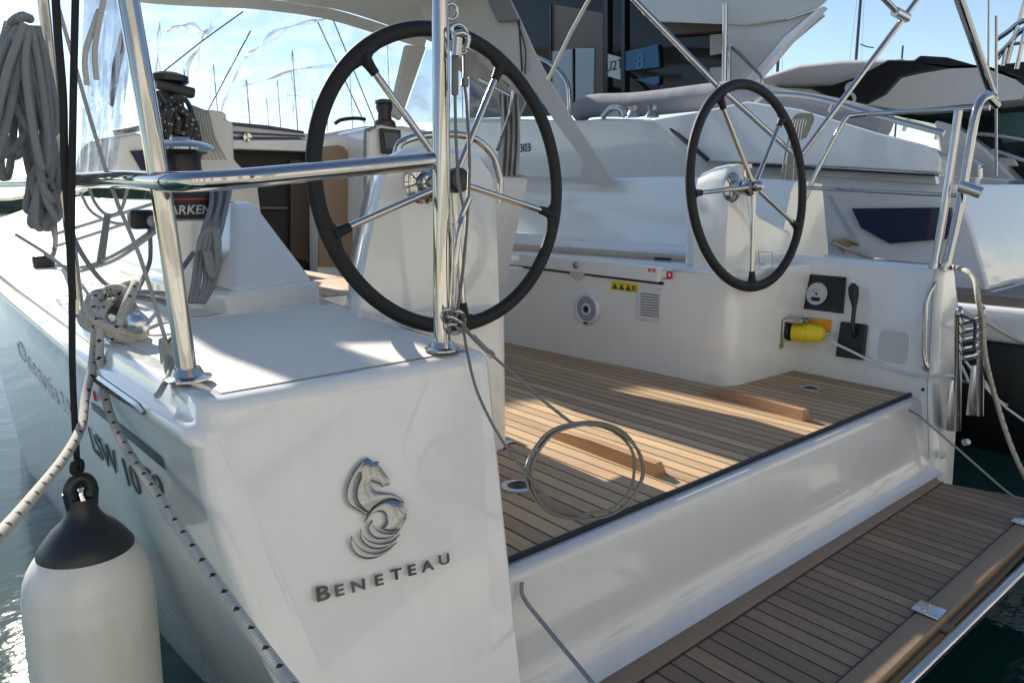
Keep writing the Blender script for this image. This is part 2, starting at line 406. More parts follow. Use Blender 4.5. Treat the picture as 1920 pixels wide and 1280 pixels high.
mb = chock(a+V((.03, .012, 0)), (b-a).length+.04, math.atan2((b-a).x, (b-a).y)); part('foot_chock', mb, TEAKB, bevel=.003)
# round deck plates
for px, py, r in ((1520, 729, .046), (972, 912, .05)):
    c = P(px, py, z=0)
    mb = MB(); mb.lathe([(r, 0), (r, .004), (r-.004, .0065), (r*.66, .0065), (r*.62, .003), (.0001, .003)], c, (0, 0, 1), 32); dp = part('deck_plate', mb, STEEL2)
    mb = MB(); mb.lathe([(r*.6, .0035), (r*.58, .006), (r*.40, .006), (r*.36, .0045), (r*.2, .0045), (r*.18, .0065), (.0001, .0065)], c, (0, 0, 1), 28); part('deck_plate_cap', mb, BLACK, parent=dp)
mb = MB(); c = P(960, 829, z=0); mb.box((c.x-.05, c.y-.012, 0), (c.x+.006, c.y+.03, .012), .004); part('sole_fitting', mb, STEEL2)
# ---- starboard side: console, recess wall, block, bench
ZC = .487
mb = MB()
pl1 = [(2.5605, 1.985), (2.575, 1.74), (2.583, 1.712), (2.60, 1.69), (2.64, 1.674), (3.05, 1.655), (3.5, 1.64), (3.5, 1.985)]
pl2 = [(2.5605, 1.985), (3.5, 1.985), (3.5, 4.6), (2.42, 4.6), (2.50, 3.1)]
T1 = [mb.bm.verts.new((x, y, ZC)) for x, y in pl1]; B1 = [mb.bm.verts.new((x, y, -.02)) for x, y in pl1]
T2 = [mb.bm.verts.new((x, y, .436)) for x, y in pl2]; B2 = [B1[0]]+[mb.bm.verts.new((x, y, -.02)) for x, y in pl2[1:]]
mb.bm.faces.new(T1); mb.bm.faces.new(T2)
for i in range(6): mb.bm.faces.new((T1[i], T1[i+1], B1[i+1], B1[i]))
mb.bm.faces.new((T2[4], T1[0], B1[0], B2[4])) if False else mb.bm.faces.new((T2[4], T2[0], B1[0], B2[4]))
mb.bm.faces.new((T1[0], T2[0], T2[1], T1[7])); mb.bm.faces.new((T2[3], T2[4], B2[4], B2[3]))
part('console_base', mb, WHITE, bevel=.016, seg=4)
# recess wall with aft block (inclined outwards to the top), aft face raked
mb = MB(); rows = []
def swall(y, z): return 3.035+.13*(max(0, z)/.5)+(y-1.1)*.05
aft = lambda z: 1.00+.10*(z+.3)/.8
secs = []
for y in (1.0, 1.2, 1.45, 1.66, 2.1, 3.0, 4.4, 6.5, 9.0, 11):
    xo = interp([(1, 3.30), (2, 3.52), (4, 3.75), (6.5, 3.62), (9, 2.9), (11, 2.05)], y); xi0 = 3.035+.05*(min(y, 3)-1.1); zt = .498+.015*(y-1)+(.03*(y-4) if y > 4 else 0)
    if y > 6: xi0 = min(xi0, xo-.2)
    pr = [(xi0, -.5), (xi0, -.02), (xi0+.01, .05), (xi0+.105, zt-.03), (xi0+.114, zt-.012), (xi0+.13, zt), (xo-.05, zt+.004), (xo-.01, zt-.004), (xo, zt-.03), (xo+.03, .3), (xo+.0, 0), (xo-.1, -.4), (xo-.2, -.75)]
    secs.append((y, pr))
for y, pr in secs[::-1]: rows.append([V((x, y, z)) for x, z in pr])
mb.grid(rows[:-1]+[[V((p.x, max(p.y, aft(p.z)+.03), p.z)) for p in rows[-1]]])
last = secs[0][1]; ring = []
for k in range(7):
    th = k/6*math.pi/2; d = .028*(1-math.cos(th)); pr = inset(last, -d) if False else last
    cx_ = sum(p[0] for p in pr)/len(pr)
    out = []
    for i, (x, z) in enumerate(pr):
        sx = 1 if x < cx_ else -1; sz = -1 if z > .4 else 0
        out.append(V((x+sx*d, aft(z)+.028*(1-math.sin(th)), z+sz*d*.8)))
    ring.append(out)
mb.grid(ring); mb.bm.faces.new([mb.bm.verts.new(p) for p in ring[-1]])
part('starboard_quarter', mb, WHITE, smooth=50)
sbw = lambda px, py: None
def W(px, py, off=0.0):
    """point on the starboard recess wall"""
    a = V((3.035, 1.1, 0)); b = V((3.063, 1.66, 0)); c = V((3.14, 1.1, .47)); n = (b-a).cross(c-a).normalized()
    if n.x > 0: n = -n
    return PN(px, py, a+n*off, n), n
def wall_axes():
    a = V((3.035, 1.1, 0)); b = V((3.063, 1.66, 0)); c = V((3.14, 1.1, .47)); n = (b-a).cross(c-a).normalized()
    if n.x > 0: n = -n
    h = (a-b).normalized(); u = n.cross(h); u = u if u.z > 0 else -u
    return h, u, n                       # towards the stern, up, inboard
WH, WU, WN = wall_axes()
def wslab(pxs, off, th):
    mb = MB(); mb.prism([W(x, y, off)[0] for x, y in pxs], WN*th); return mb
# engine panel
mb = wslab([(1507, 513), (1588, 520), (1582, 588), (1500, 578)], .001, .010); ep = part('engine_panel', mb, BLACK, bevel=.003)
c, _ = W(1532, 551, .012)
g0 = mat('gauge_face', (.55, .57, .6), .3)
mb = MB(); mb.lathe([(.054, -.001), (.054, .004), (.0515, .005), (.051, .003), (.0001, .003)], c, WN, 36); gz = part('gauge', mb, BLACK, parent=ep)
mb = MB(); mb.lathe([(.0505, .0), (.0505, .0042), (.0001, .0042)], c, WN, 36); part('gauge_dial', mb, g0, parent=ep)
mb = MB(); mb.lathe([(.0055, 0), (.005, .007), (.0001, .007)], c, WN, 14); mb.obox(c-WU*.024+WN*.0048, WH*.021, WU*.009, WN*.0006); mb.obox(c+WN*.006+WH*(-.008)+WU*.004, (WH*-.013+WU*.008), (WU*.001+WH*.0008), WN*.0004)
for k in range(11):
    a = R_(215-k*25); r = .042; d = WH*(math.cos(a)) + WU*math.sin(a); mb.obox(c+d*r+WN*.0044, d*.0032, WN.cross(d)*.0008, WN*.0004)
part('gauge_pointer', mb, BLACKM, parent=ep)
text_mesh('RPM x100', WH, WU, c+WU*.017+WN*.0046, .0075, .0004, mat('gauge_red', (.3, .06, .05), .5), 'gauge_lettering', ep)
mb = MB()
for k in range(4):
    q, _ = W(1567, 532+k*15.5, .011); mb.lathe([(.0048, 0), (.0045, .003), (.0001, .0035)], q, WN, 12)
part('panel_button', mb, mat('button_rubber', (.05, .045, .045), .5), parent=ep)
# throttle
mb = wslab([(1580, 603), (1629, 609), (1622, 676), (1570, 668)], .001, .022); thr = part('throttle_plate', mb, BLACK, bevel=.007, seg=3)
b0, _ = W(1598, 618, .045); b1, _ = W(1602, 575, .06); b2, _ = W(1600, 536, .055)
mb = MB(); mb.tube([W(1602, 632, .02)[0], b0, b1], .009, 10, sm=3); lv = part('throttle_lever', mb, BLACK, parent=thr)
mb = MB(); mb.tube([b1-WU*.006, lerp(b1, b2, .25), lerp(b1, b2, .6), b2, b2+WU*.012], lambda t: interp([(0, .008), (.15, .012), (.55, .021), (.85, .021), (1, .008)], t), 16, sm=4); part('throttle_knob', mb, BLACKM, parent=thr)
mb = MB(); q, _ = W(1593, 634, .024); mb.lathe([(.004, 0), (.003, .002), (.0001, .002)], q, WN, 10); part('red_dot', mb, mat('red_mark', (.5, .02, .01), .4), parent=thr)
mb = MB(); q, _ = W(1604, 662, .024); mb.lathe([(.006, 0), (.005, .003), (.0001, .003)], q, WN, 10); part('plate_screw', mb, STEEL, parent=thr)
# round-cornered access cover
def rrect(px, off=.001, r=.25):
    q = [W(x, y, off)[0] for x, y in px]; out = []
    for i in range(4):
        a, b, c_ = q[i-1], q[i], q[(i+1) % 4]; p0 = lerp(b, a, r); p1 = lerp(b, c_, r)
        for k in range(6): t = k/5; out.append((p0*(1-t)**2+b*2*t*(1-t)+p1*t*t))
    return out
mb = MB(); mb.prism(rrect([(1652, 617), (1706, 624), (1700, 683), (1646, 675)]), WN*.006); part('access_cover', mb, mat('cream_plastic', (.60, .59, .56), .4), bevel=.0015)
# stainless grab handle
pt = [W(1733, 690, .0)[0], W(1738, 690, .03)[0], W(1733, 660, .042)[0], W(1735, 600, .042)[0], W(1737, 565, .042)[0], W(1750, 535, .028)[0], W(1752, 532, -.002)[0]]
mb = MB(); mb.tube(pt, .0095, 12, sm=5); part('grab_handle', mb, STEEL)
mb = MB(); q, _ = W(1731, 730, 0); mb.lathe([(.008, 0), (.007, .004), (.0001, .005)], q, WN, 14); part('drain_plug', mb, BLACK)
# shore power inlet on the aft face of the console
Y1 = 1.652
c = P(1478, 618, y=Y1)
mb = MB(); mb.box((c.x-.050, Y1-.006, c.z-.055), (c.x+.055, Y1+.002, c.z+.052), .003); inlet = part('shore_power_inlet', mb, STEEL2)
mb = MB(); mb.box((c.x-.040, Y1-.085, c.z+.038), (c.x+.056, Y1-.004, c.z+.060), .006); part('inlet_flap', mb, STEEL, parent=inlet)
mb = MB(); mb.lathe([(.046, .0), (.046, .012), (.042, .014), (.0001, .014)], (c.x+.003, Y1-.004, c.z-.004), (0, -1, 0), 20); part('inlet_socket', mb, BLACK, parent=inlet)
mb = MB(); q = P(1466, 648, y=Y1); mb.box((q.x-.012, Y1-.004, q.z-.012), (q.x+.012, Y1-.0, q.z+.010)); part('inlet_sticker', mb, mat('yellow_sticker', (.55, .47, .02), .4), parent=inlet)
mb = MB(); q = P(1466, 648, y=Y1-.0045); 
for dx in (-.005, .004): mb.box((q.x+dx-.0025, Y1-.0052, q.z-.006), (q.x+dx+.0025, Y1-.0042, q.z+.006))
part('sticker_marks', mb, BLACKM, parent=inlet)
plug = thing('shore_power_plug', 'yellow shore power plug with white cable pushed into the steel inlet below the engine gauge', 'plug')
YEL = mat('yellow_plastic', (.78, .62, .015), .38)
po = V((c.x+.004, Y1-.016, c.z-.006)); pd = V((.35, -1, -.01)).normalized()
mb = MB(); mb.lathe([(.040, 0), (.044, .006), (.044, .072), (.041, .076), (.041, .084), (.038, .09), (.036, .115), (.024, .134), (.011, .140), (.0001, .14)], po, pd, 24)
for k in range(6):
    a = k*math.pi/3; u = pd.orthogonal().normalized(); v_ = pd.cross(u); q = po+pd*.1+(u*math.cos(a)+v_*math.sin(a))*.0365; mb.obox(q, pd*.014, (u*math.cos(a)+v_*math.sin(a))*.002, pd.cross(u*math.cos(a)+v_*math.sin(a))*.003)
build('plug_body', mb, YEL, plug)
tip = po+pd*.13
mb = MB(); cab = [tip-pd*.01, tip+pd*.03, W(1560, 640, .09)[0], W(1600, 660, .06)[0], W(1650, 685, .03)[0], W(1700, 700, .015)[0], W(1745, 706, .012)[0], P(1785, 704, y=1.0), P(1815, 715, y=1.03), V((3.45, 1.1, .1)), V((3.7, .9, -.2)), V((4.0, .3, -.5))]
mb.tube(cab, .0055, 8, sm=6); build('cable', mb, mat('white_cable', (.62, .64, .68), .45), plug)
tag = MB(); tag.prism([W(1517, 594, .012)[0], W(1560, 600, .004)[0], W(1556, 627, .004)[0], W(1536, 628, .012)[0], W(1519, 612, .02)[0]], WN*.0016); build('orange_tag', tag, mat('orange_card', (.80, .36, .01), .45), None, label='orange tag hanging behind the yellow power plug', cat='tag')
# ---- bench side fittings
def B(px, py, off=0.0):
    a = V((2.575, 1.70, 0)); b = V((2.50, 3.1, 0)); n = V((-(b-a).y, (b-a).x, 0)).normalized(); return PN(px, py, a+n*off, n), n
BH = (V((2.575, 1.70, 0))-V((2.50, 3.1, 0))).normalized(); BU = V((0, 0, 1)); BN = V((2.5-2.575, 0, 0)); BN = V((-1.4, -.075, 0)).normalized()
def bslab(pxs, off, th): mb = MB(); mb.prism([B(x, y, off)[0] for x, y in pxs], BN*th); return mb
lid = bslab([(985, 474), (1248, 499), (1246, 528), (985, 497)], -.03, .048); lidp = part('locker_lid', lid, WHITE, bevel=.006, seg=3)
mb = bslab([(985, 497), (1247, 528), (1247, 534), (985, 502)], -.01, .014); part('locker_gap', mb, BLACKM)
q, n = B(1080, 497, .02)
mb = MB(); mb.lathe([(.017, 0), (.016, .008), (.010, .012), (.0001, .012)], q, BN, 20); mb.tube([q+BN*.012, q+BN*.02+BU*.004, q+BN*.022+BU*.014+BH*.006], .004, 8); part('locker_latch', mb, STEEL)
mb = MB(); q, n = B(1083, 512, .001); mb.lathe([(.052, 0), (.050, .005), (.0001, .0055)], q+BU*.015, BN, 28); part('latch_recess', mb, WHITE2)
q, n = B(1102, 579, .002)
mb = MB(); mb.lathe([(.080, 0), (.080, .006), (.072, .016), (.064, .016), (.060, .010), (.032, .010), (.029, .014), (.019, .014), (.0001, .014)], q, BN, 48); sp = part('cockpit_speaker', mb, mat('speaker_plastic', (.62, .63, .70), .4))
mb = MB(); mb.lathe([(.061, .0), (.061, .0125), (.031, .0125), (.031, .0)], q, BN, 40); part('speaker_grille', mb, mat('speaker_mesh', (.28, .29, .36), .7), parent=sp)
mb = MB(); mb.lathe([(.017, .0), (.017, .0165), (.0001, .0175)], q, BN, 20); part('speaker_cone', mb, BLACK, parent=sp)
mb = MB(); mb.obox(q-BU*.068+BN*.0162, BH*.014, BU*.0045, BN*.0012); part('speaker_badge', mb, BLACK, parent=sp)
mb = bslab([(1198, 536), (1243, 541), (1240, 604), (1194, 598)], .0, .009); vt = part('vent_grille', mb, mat('vent_plastic', (.66, .67, .67), .4), bevel=.004)
mb = MB()
for k in range(9):
    a_, _ = B(1201, 550+k*5.0, .010); b_, _ = B(1235, 554+k*5.0, .010); mb.obox((a_+b_)/2, (b_-a_)/2, BU*.0022, BN*.0006)
part('vent_slot', mb, mat('slot_dark', (.10, .11, .12), .6), parent=vt)
YS = mat('sticker_yellow', (.75, .58, .02), .45)
mb = bslab([(1147, 526), (1196, 533), (1194, 549), (1145, 542)], .001, .0012); stk = part('warning_sticker', mb, YS)
mb = MB()
for k in range(3):
    q, _ = B(1152+k*12.5, 536+k*1.6, .003); q1, _ = B(1158+k*12.5, 541+k*1.6, .003)
    a_, _ = B(1147.5+k*12.5, 541+k*1.6, .003); t_, _ = B(1153+k*12.5, 530+k*1.6, .003); c_, _ = B(1158.5+k*12.5, 542.4+k*1.6, .003)
    mb.prism([a_, t_, c_], BN*.0006)
for dx in (0, 4):
    a_, _ = B(1185+dx, 535+dx*.13, .003); b_, _ = B(1187.6+dx, 535.3+dx*.13, .003); c_, _ = B(1187.2+dx, 545.3+dx*.13, .003); d_, _ = B(1184.6+dx, 545+dx*.13, .003); mb.prism([a_, b_, c_, d_], BN*.0006)
part('warning_symbols', mb, mat('sticker_black', (.10, .07, .02), .5), parent=stk)
RED = mat('sticker_red', (.62, .03, .03), .45)
q, _ = B(1222, 507, .0205); text_mesh('BIB', BH*1.1, BU, q, .021, .0008, RED, 'bib_lettering', yacht, spacing=1.4, bold=.0006)
mb = bslab([(1250, 507.5), (1261, 509), (1261, 523), (1250, 521.5)], .0195, .0012); rs = part('red_sticker', mb, RED, bevel=.0)
mb = bslab([(1253.8, 511.5), (1257, 512), (1257, 519), (1253.8, 518.5)], .0215, .0008); part('red_sticker_mark', mb, mat('sticker_white', (.8, .8, .8), .4), parent=rs)
# bench seat: white top with teak slats, seat back and coaming
mb = MB(); mb.prism([(2.56, 2.0, .438), (2.50, 3.1, .438), (2.42, 4.6, .438), (3.6, 4.6, .438), (3.6, 2.0, .438)], (0, 0, .034)); part('bench_seat', mb, WHITE, bevel=.01, seg=3)
mb = MB(); mb.prism([(3.02, 2.05, .4735), (2.96, 4.4, .4735), (3.32, 4.4, .4735), (3.40, 2.05, .4735)], (0, 0, .010)); part('bench_slats', mb, TEAKS, smooth=0)
mb = MB(); rows = []
def sb(y, x, z): return V((x, y, z))
cb = [(3.38, .47), (3.40, .56), (3.47, .86), (3.50, .905), (3.56, .92), (3.78, .90), (3.9, .5), (3.92, .3)]
for k in range(8):
    t = k/7; y = lerp(1.95, 4.7, t); f = .985+.06*t; rows.append([V((x+.03*math.sin(t*2), y, .47+(z-.47)*f*(.86+.14*min(1, (y-1.6)/1.2)))) for x, z in cb])
mb.grid(rows); mb.bm.faces.new([mb.bm.verts.new(p) for p in rows[0]]); part('seat_back', mb, WHITE, smooth=45)
# ---- helm pedestals
def pedestal(poly_aft, y0, y1, lean=.0, shift=0):
    """outline on the aft face (x, z) pushed forward with a slight taper"""
    mb = MB(); rows = []
    for k, t in enumerate((0, .06, .2, .6, 1)):
        s = [1-.045, 1-.012, 1, .98, .93][k]
        cx_ = sum(p[0] for p in poly_aft)/len(poly_aft); cz_ = poly_aft[0][1]
        rows.append([V((cx_+(x-cx_)*s+shift*t, lerp(y0, y1, t)+lean*(z-cz_), cz_+(z-cz_)*s)) for x, z in poly_aft])
    mb.grid(rows, True); mb.bm.faces.new([mb.bm.verts.new(p) for p in rows[0]]); mb.bm.faces.new([mb.bm.verts.new(p) for p in rows[-1][::-1]])
    return mb
pp = [(.925, .44), (.95, .60), (1.03, .84), (1.05, .885), (1.085, .925), (1.14, .95), (1.24, .958), (1.35, .95), (1.41, .93), (1.445, .89), (1.46, .84), (1.455, .60), (1.45, .44)]
ped = part('helm_pedestal', pedestal(pp, 1.80, 2.10, .06, .10), WHITE, smooth=40)
pp2 = [(2.60, .46), (2.60, .6), (2.612, .86), (2.625, .90), (2.66, .925), (2.72, .93), (2.76, .91), (2.785, .86), (2.83, .46)]
ped2 = part('helm_pedestal', pedestal(pp2, 1.735, 1.90, .02), WHITE, smooth=40)
mb = MB(); mb.prism([(2.80, 1.80, .46), (3.35, 1.86, .46), (3.35, 1.86, .62), (3.0, 1.83, .72), (2.80, 1.80, .86)], (0, .3, 0)); part('console_cheek', mb, WHITE, bevel=.03, seg=4)
mb = MB(); q1, q2, q3, q4 = [P(x, y, y=1.79) for x, y in ((1422, 471), (1448, 473), (1448, 497), (1424, 494))]
mb.tube([q1, q2, q3, q4, q1], .0016, 6); part('cheek_hatch', mb, SEAL)
# port console under the pedestal
mb = MB(); mb.prism([(.96, 1.715, -.02), (1.40, 1.725, -.02), (1.44, 1.78, -.02), (1.47, 2.15, -.02), (1.02, 2.15, -.02)], (0, 0, .485)); part('console_base', mb, WHITE, bevel=.03, seg=5)
mb = MB(); mb.prism([(1.02, 2.47, .40), (1.50, 2.47, .40), (1.55, 4.55, .40), (1.02, 4.55, .40)], (0, 0, .045)); bs = part('bench_seat', mb, WHITE, bevel=.008)
mb = MB(); mb.prism([(1.04, 2.50, .4460), (1.48, 2.50, .4460), (1.53, 4.5, .4460), (1.04, 4.5, .4460)], (0, 0, .009)); part('bench_slats', mb, TEAKS, smooth=0)
mb = MB(); mb.prism([(1.02, 2.47, 0), (1.48, 2.47, 0), (1.5, 4.55, 0), (1.02, 4.55, 0)], (0, 0, .40)); part('bench_side', mb, WHITE)
# ---- steering wheels
def wheel(c, angles, tilt=.08, R=.402, disc_y=.0, cap=True):
    ux = V((1, 0, 0)); uz = V((0, math.sin(tilt), math.cos(tilt))); n = ux.cross(uz)          # n points aft?
    if n.y > 0: n = -n
    e = bpy.data.objects.new('steering_wheel', None); C.collection.objects.link(e); e.parent = yacht
    mb = MB(); N_ = 96; rows = []
    for i in range(N_):
        a = 2*math.pi*i/N_; d = ux*math.cos(a)+uz*math.sin(a); k = 0
        for an in angles:
            dd = abs((a-R_(an)+math.pi) % (2*math.pi)-math.pi); k = max(k, math.exp(-(dd/.055)**2))
        rows.append([c+d*(R+(math.cos(2*math.pi*j/14)*.0205 if math.cos(2*math.pi*j/14) > 0 else math.cos(2*math.pi*j/14)*(.0205+.014*k)))+n*math.sin(2*math.pi*j/14)*.0165 for j in range(14)])
    rows.append(rows[0]); mb.grid(rows, True); build('rim', mb, RUB, e, smooth=80)
    for an in angles:
        d = ux*math.cos(R_(an))+uz*math.sin(R_(an))
        mb = MB(); mb.tube([c+d*.03+n*.012, c+d*(R-.055)+n*.0], .0095, 12); build('spoke', mb, STEEL, e, smooth=60)
        mb = MB(); mb.tube([c+d*(R-.062), c+d*(R-.03), c+d*(R-.012)], lambda t: .0125+.008*t*t, 12, sm=3); build('spoke_sleeve', mb, RUB, e, smooth=60)
    mb = MB(); mb.lathe([(.030, -.03), (.034, -.02), (.034, .012), (.030, .02), (.0001, .02)], c, n, 28); build('hub', mb, STEEL, e)
    mb = MB(); mb.lathe([(.031, .018), (.034, .022), (.034, .045), (.030, .053), (.018, .057), (.0001, .058)] if cap else [(.036, -.008), (.036, .006), (.033, .006), (.033, -.008)], c, n, 28); build('hub_cap' if cap else 'hub_ring', mb, BLACK, e)
    if not cap: mb = MB(); mb.lathe([(.016, .02), (.020, .022), (.020, .04), (.012, .05), (.0001, .052)], c, n, 20); mb.lathe([(.013, .0), (.013, .05), (.018, .055), (.018, .07), (.0001, .075)], c+V((0, .02, .02)), (0, 0, 1), 16); build('hub_nut', mb, STEEL, e)
    L = disc_y
    mb = MB(); mb.tube([c+V((0, .02, 0)), c+V((0, L, 0))], .018, 16); mb.lathe([(.062, 0), (.062, .006), (.052, .014), (.03, .020), (.028, .05), (.02, .055), (.0001, .055)], c+V((0, L+.004, 0)), (0, -1, 0), 32)
    build('wheel_flange', mb, STEEL, e); return e
wheel(V((1.176, 1.678, .846)), [128, 58, -14.4, -88, -160.5], .075, disc_y=.125+.02)
wheel(V((2.641, 1.659, .830)), [119, 48, -26, -93.5, -176.5], .11, disc_y=.085, cap=False)
# steel hoop guard round the port compass pod
hp = [P(x, y, y=2.12) for x, y in ((742, 292), (752, 268), (790, 255), (850, 252), (893, 262), (922, 290), (936, 330), (938, 352), (934, 380))]
mb = MB(); mb.tube(hp, .013, 12, sm=6); part('pedestal_guard', mb, STEEL)
mb = MB(); mb.lathe([(.085, 0), (.088, .03), (.075, .075), (.05, .095), (.0001, .1)], (1.40, 2.13, .84), (0, -.25, 1), 28); part('compass', mb, WHITE2)
mb = MB(); mb.lathe([(.060, .0), (.055, .02), (.0001, .03)], (1.40, 2.11, .925), (0, -.35, 1), 28); part('compass_glass', mb, BLACK)
# cockpit table with folded leaves on its leg
tq = [P(x, y, y=2.62) for x, y in ((868, 332), (990, 337), (949, 532), (900, 543), (865, 533))]
mb = MB(); mb.prism(tq, V((.04, .30, .0)), .006); tb = part('cockpit_table', mb, gel('table_grey_white', (.60, .59, .57), .35))
mb = MB(); l0 = P(927, 545, y=2.66); mb.box((l0.x-.018, 2.66, 0), (l0.x+.02, 2.72, l0.z+.06), .005); part('table_leg', mb, STEEL2, parent=tb)
# ---- lettering and badge on the aft face of the port quarter
FN = V((0, -1, .32)).normalized(); FP0 = V((.6, YA(0), 0))
FX = V((1, 0, 0)); FU = V((0, .32, 1)).normalized()
def AF(px, py, off=0.0): return PN(px, py, FP0+FN*off, FN)
BADGE = chrome('badge_chrome', (.30, .31, .31), .12)
LCH = chrome('letter_chrome', (.06, .062, .065), .10)  # near-black metal, dark reflections put into its colour
c0, c1 = AF(581, 1120), AF(848, 1050)
wd = (c1-c0).length; xd = (c1-c0).normalized(); uu = FN.cross(xd).normalized(); uu = uu if uu.z > 0 else -uu
px_per = wd/267
# one letter at a time along the baseline
let = [('B', 605, 1113, 1.28), ('E', 636, 1107, 1), ('N', 672, 1098, 1), ('E', 710, 1088, 1), ('T', 743, 1077, 1), ('E', 772, 1069, 1), ('A', 802, 1061, 1), ('U', 833, 1049, 1)]
cu_obs = []
for ch, px, py, k in let:
    o_ = text_mesh(ch, xd*1.4, uu, AF(px, py, .003), .0285*k, .003, LCH, 'badge_letter', yacht, bold=.0005)
# sea horse badge, raised crescents; pixel outlines in a frame 5.82 times enlarged
def BP(a, b, off=.0): return AF(630+a/5.82, 840+b/5.82, off)
shapes = {
 'badge_head': [(338,98),(405,150),(440,140),(470,150),(460,175),(500,230),(560,310),(585,370),(570,405),(530,405),(505,425),(475,385),(420,370),(380,350),(372,385),(400,440),(440,470),(520,480),(600,490),(670,520),(720,560),(745,600),(690,580),(620,552),(540,560),(460,595),(395,645),(352,700),(300,660),(250,600),(225,520),(230,420),(262,330),(265,260),(215,300),(250,220),(300,140)],
 'badge_mane': [(330,100),(270,150),(210,225),(160,310),(125,400),(112,480),(120,560),(160,630),(225,668),(280,700),(330,730),(340,700),(270,655),(205,600),(180,520),(185,420),(215,320),(265,240),(290,180)],
 'badge_body': [(300,815),(330,745),(390,665),(470,600),(560,565),(640,565),(710,600),(755,660),(765,730),(745,800),(710,860),(660,895),(590,905),(520,885),(490,865),(530,850),(555,800),(550,740),(520,700),(470,690),(410,705),(360,750)],
 'badge_crescent': [(392,780),(355,830),(360,900),(400,960),(460,990),(550,985),(640,945),(700,880),(640,915),(560,925),(480,905),(430,870),(400,830)],
 'badge_crescent.a': [(262,880),(262,960),(300,1030),(370,1085),(460,1100),(560,1070),(640,1005),(688,935),(600,1010),(500,1035),(400,1020),(330,985),(285,930)],
 'badge_crescent.b': [(165,950),(160,1040),(190,1120),(250,1180),(330,1208),(430,1195),(530,1145),(610,1080),(660,1020),(560,1095),(450,1140),(350,1130),(260,1085),(200,1020)],
}
for nm, pts in shapes.items():
    nm = nm.split('.')[0]
    q = catmull([BP(a, b, .0005) for a, b in pts], 3, True)
    mb = MB(); cen = sum(q, V())/len(q)
    # raised rounded relief: contour rings stepping inwards by the polygon normal
    rings = [q]
    n = len(q); nr = []
    area = sum((q[i]-cen).cross(q[(i+1) % n]-cen).dot(FN) for i in range(n)); sg = 1 if area > 0 else -1
    for i in range(n):
        t = (q[(i+1) % n]-q[i-1]).normalized(); nr.append(FN.cross(t)*sg)
    rings.append([q[i]+FN*.0018 for i in range(n)])
    rings.append([q[i]+nr[i]*.0009+FN*.0033 for i in range(n)])
    rings.append([q[i]+nr[i]*.0019+FN*.0040 for i in range(n)])
    mb.grid(rings, True)
    vs = [mb.bm.verts.new(p) for p in rings[-1]]
    es = [mb.bm.edges.new((vs[i], vs[(i+1) % n])) for i in range(n)]
    bmesh.ops.triangle_fill(mb.bm, use_beauty=True, edges=es)
    part(nm, mb, BADGE, smooth=55)
# ---- hull lettering, found by casting rays on the hull itself
bpy.context.view_layer.update()
from mathutils.bvhtree import BVHTree
bv = BVHTree.FromPolygons([v.co for v in hull.data.vertices], [tuple(p.vertices) for p in hull.data.polygons])
def HH(px, py, off=.002):
    d = ray(px, py).normalized(); h = bv.ray_cast(CAM, d)
    n = h[1]; n = n if n.x < 0 else -n
    return h[0]+n*off, n
LET = mat('lettering_grey', (.035, .045, .05), .3)
def hulltext(body, pa, pb, hgt, name, **kw):
    a, n = HH(*pa); b, _ = HH(*pb); xv = (b-a).normalized(); n = (n-xv*n.dot(xv)).normalized(); u = n.cross(xv)
    o_ = text_mesh(body, xv, u, (a+b)/2, 1, .0008, LET, name, yacht, **kw)
    me = o_.data; O = (a+b)/2
    w_ = [(v.co-O).dot(xv) for v in me.vertices]; h_ = [(v.co-O).dot(u) for v in me.vertices]
    sx = (b-a).length/(max(w_)-min(w_)); sy = hgt/(max(h_)-min(h_)); mx_ = (max(w_)+min(w_))/2; my_ = (max(h_)+min(h_))/2
    for v in me.vertices:                # scale to size, then lay every vertex on the curved side
        e = v.co-O; p = O+xv*((e.dot(xv)-mx_)*sx)+u*((e.dot(u)-my_)*sy)
        h = bv.find_nearest(p); nn = h[1] if h[1].x < 0 else -h[1]; v.co = h[0]+nn*(.0015 if e.dot(n) < 0 else .0035)
    return o_
hulltext('LSW 10', (172, 822), (262, 905), .068, 'registration_lettering')
hulltext('79', (270, 892), (308, 920), .055, 'registration_lettering')
LET = mat('faded_lettering', (.70, .73, .74), .3)
hulltext('Oceanis', (34, 650), (108, 740), .07, 'model_lettering'); hulltext('38', (114, 747), (134, 772), .06, 'model_lettering')
mb = MB()
def hstrip(mb, top, bot, n=14):
    r = []
    for k in range(n+1):
        t = k/n; r.append([HH(lerp(top[0][0], top[1][0], t), lerp(top[0][1], top[1][1], t))[0], HH(lerp(bot[0][0], bot[1][0], t), lerp(bot[0][1], bot[1][1], t))[0]])
    mb.grid(r)
hstrip(mb, ((171, 752), (306, 858)), ((175, 767), (312, 880))); part('hull_stripe', mb, mat('stripe_grey', (.05, .06, .065), .3), normals=False)
mb = MB(); q, n = HH(180, 742, .002); mb.lathe([(.014, 0), (.014, .001), (.011, .001), (.011, 0)], q, n, 20); part('round_mark', mb, RED)
# rub rail insert
mb = MB(); rows = []
for k in range(17):
    y = lerp(1.43, 1.80, k/16); x = X0(y)-.034; z = ZT(y)-.053; e = min(1, min(k, 16-k)/2)*.010+.002
    rows.append([V((x-.001, y, z-e)), V((x-.007, y, z-e*.5)), V((x-.007, y, z+e*.5)), V((x-.001, y, z+e))])
mb.grid(rows); part('rub_strake', mb, STEEL)
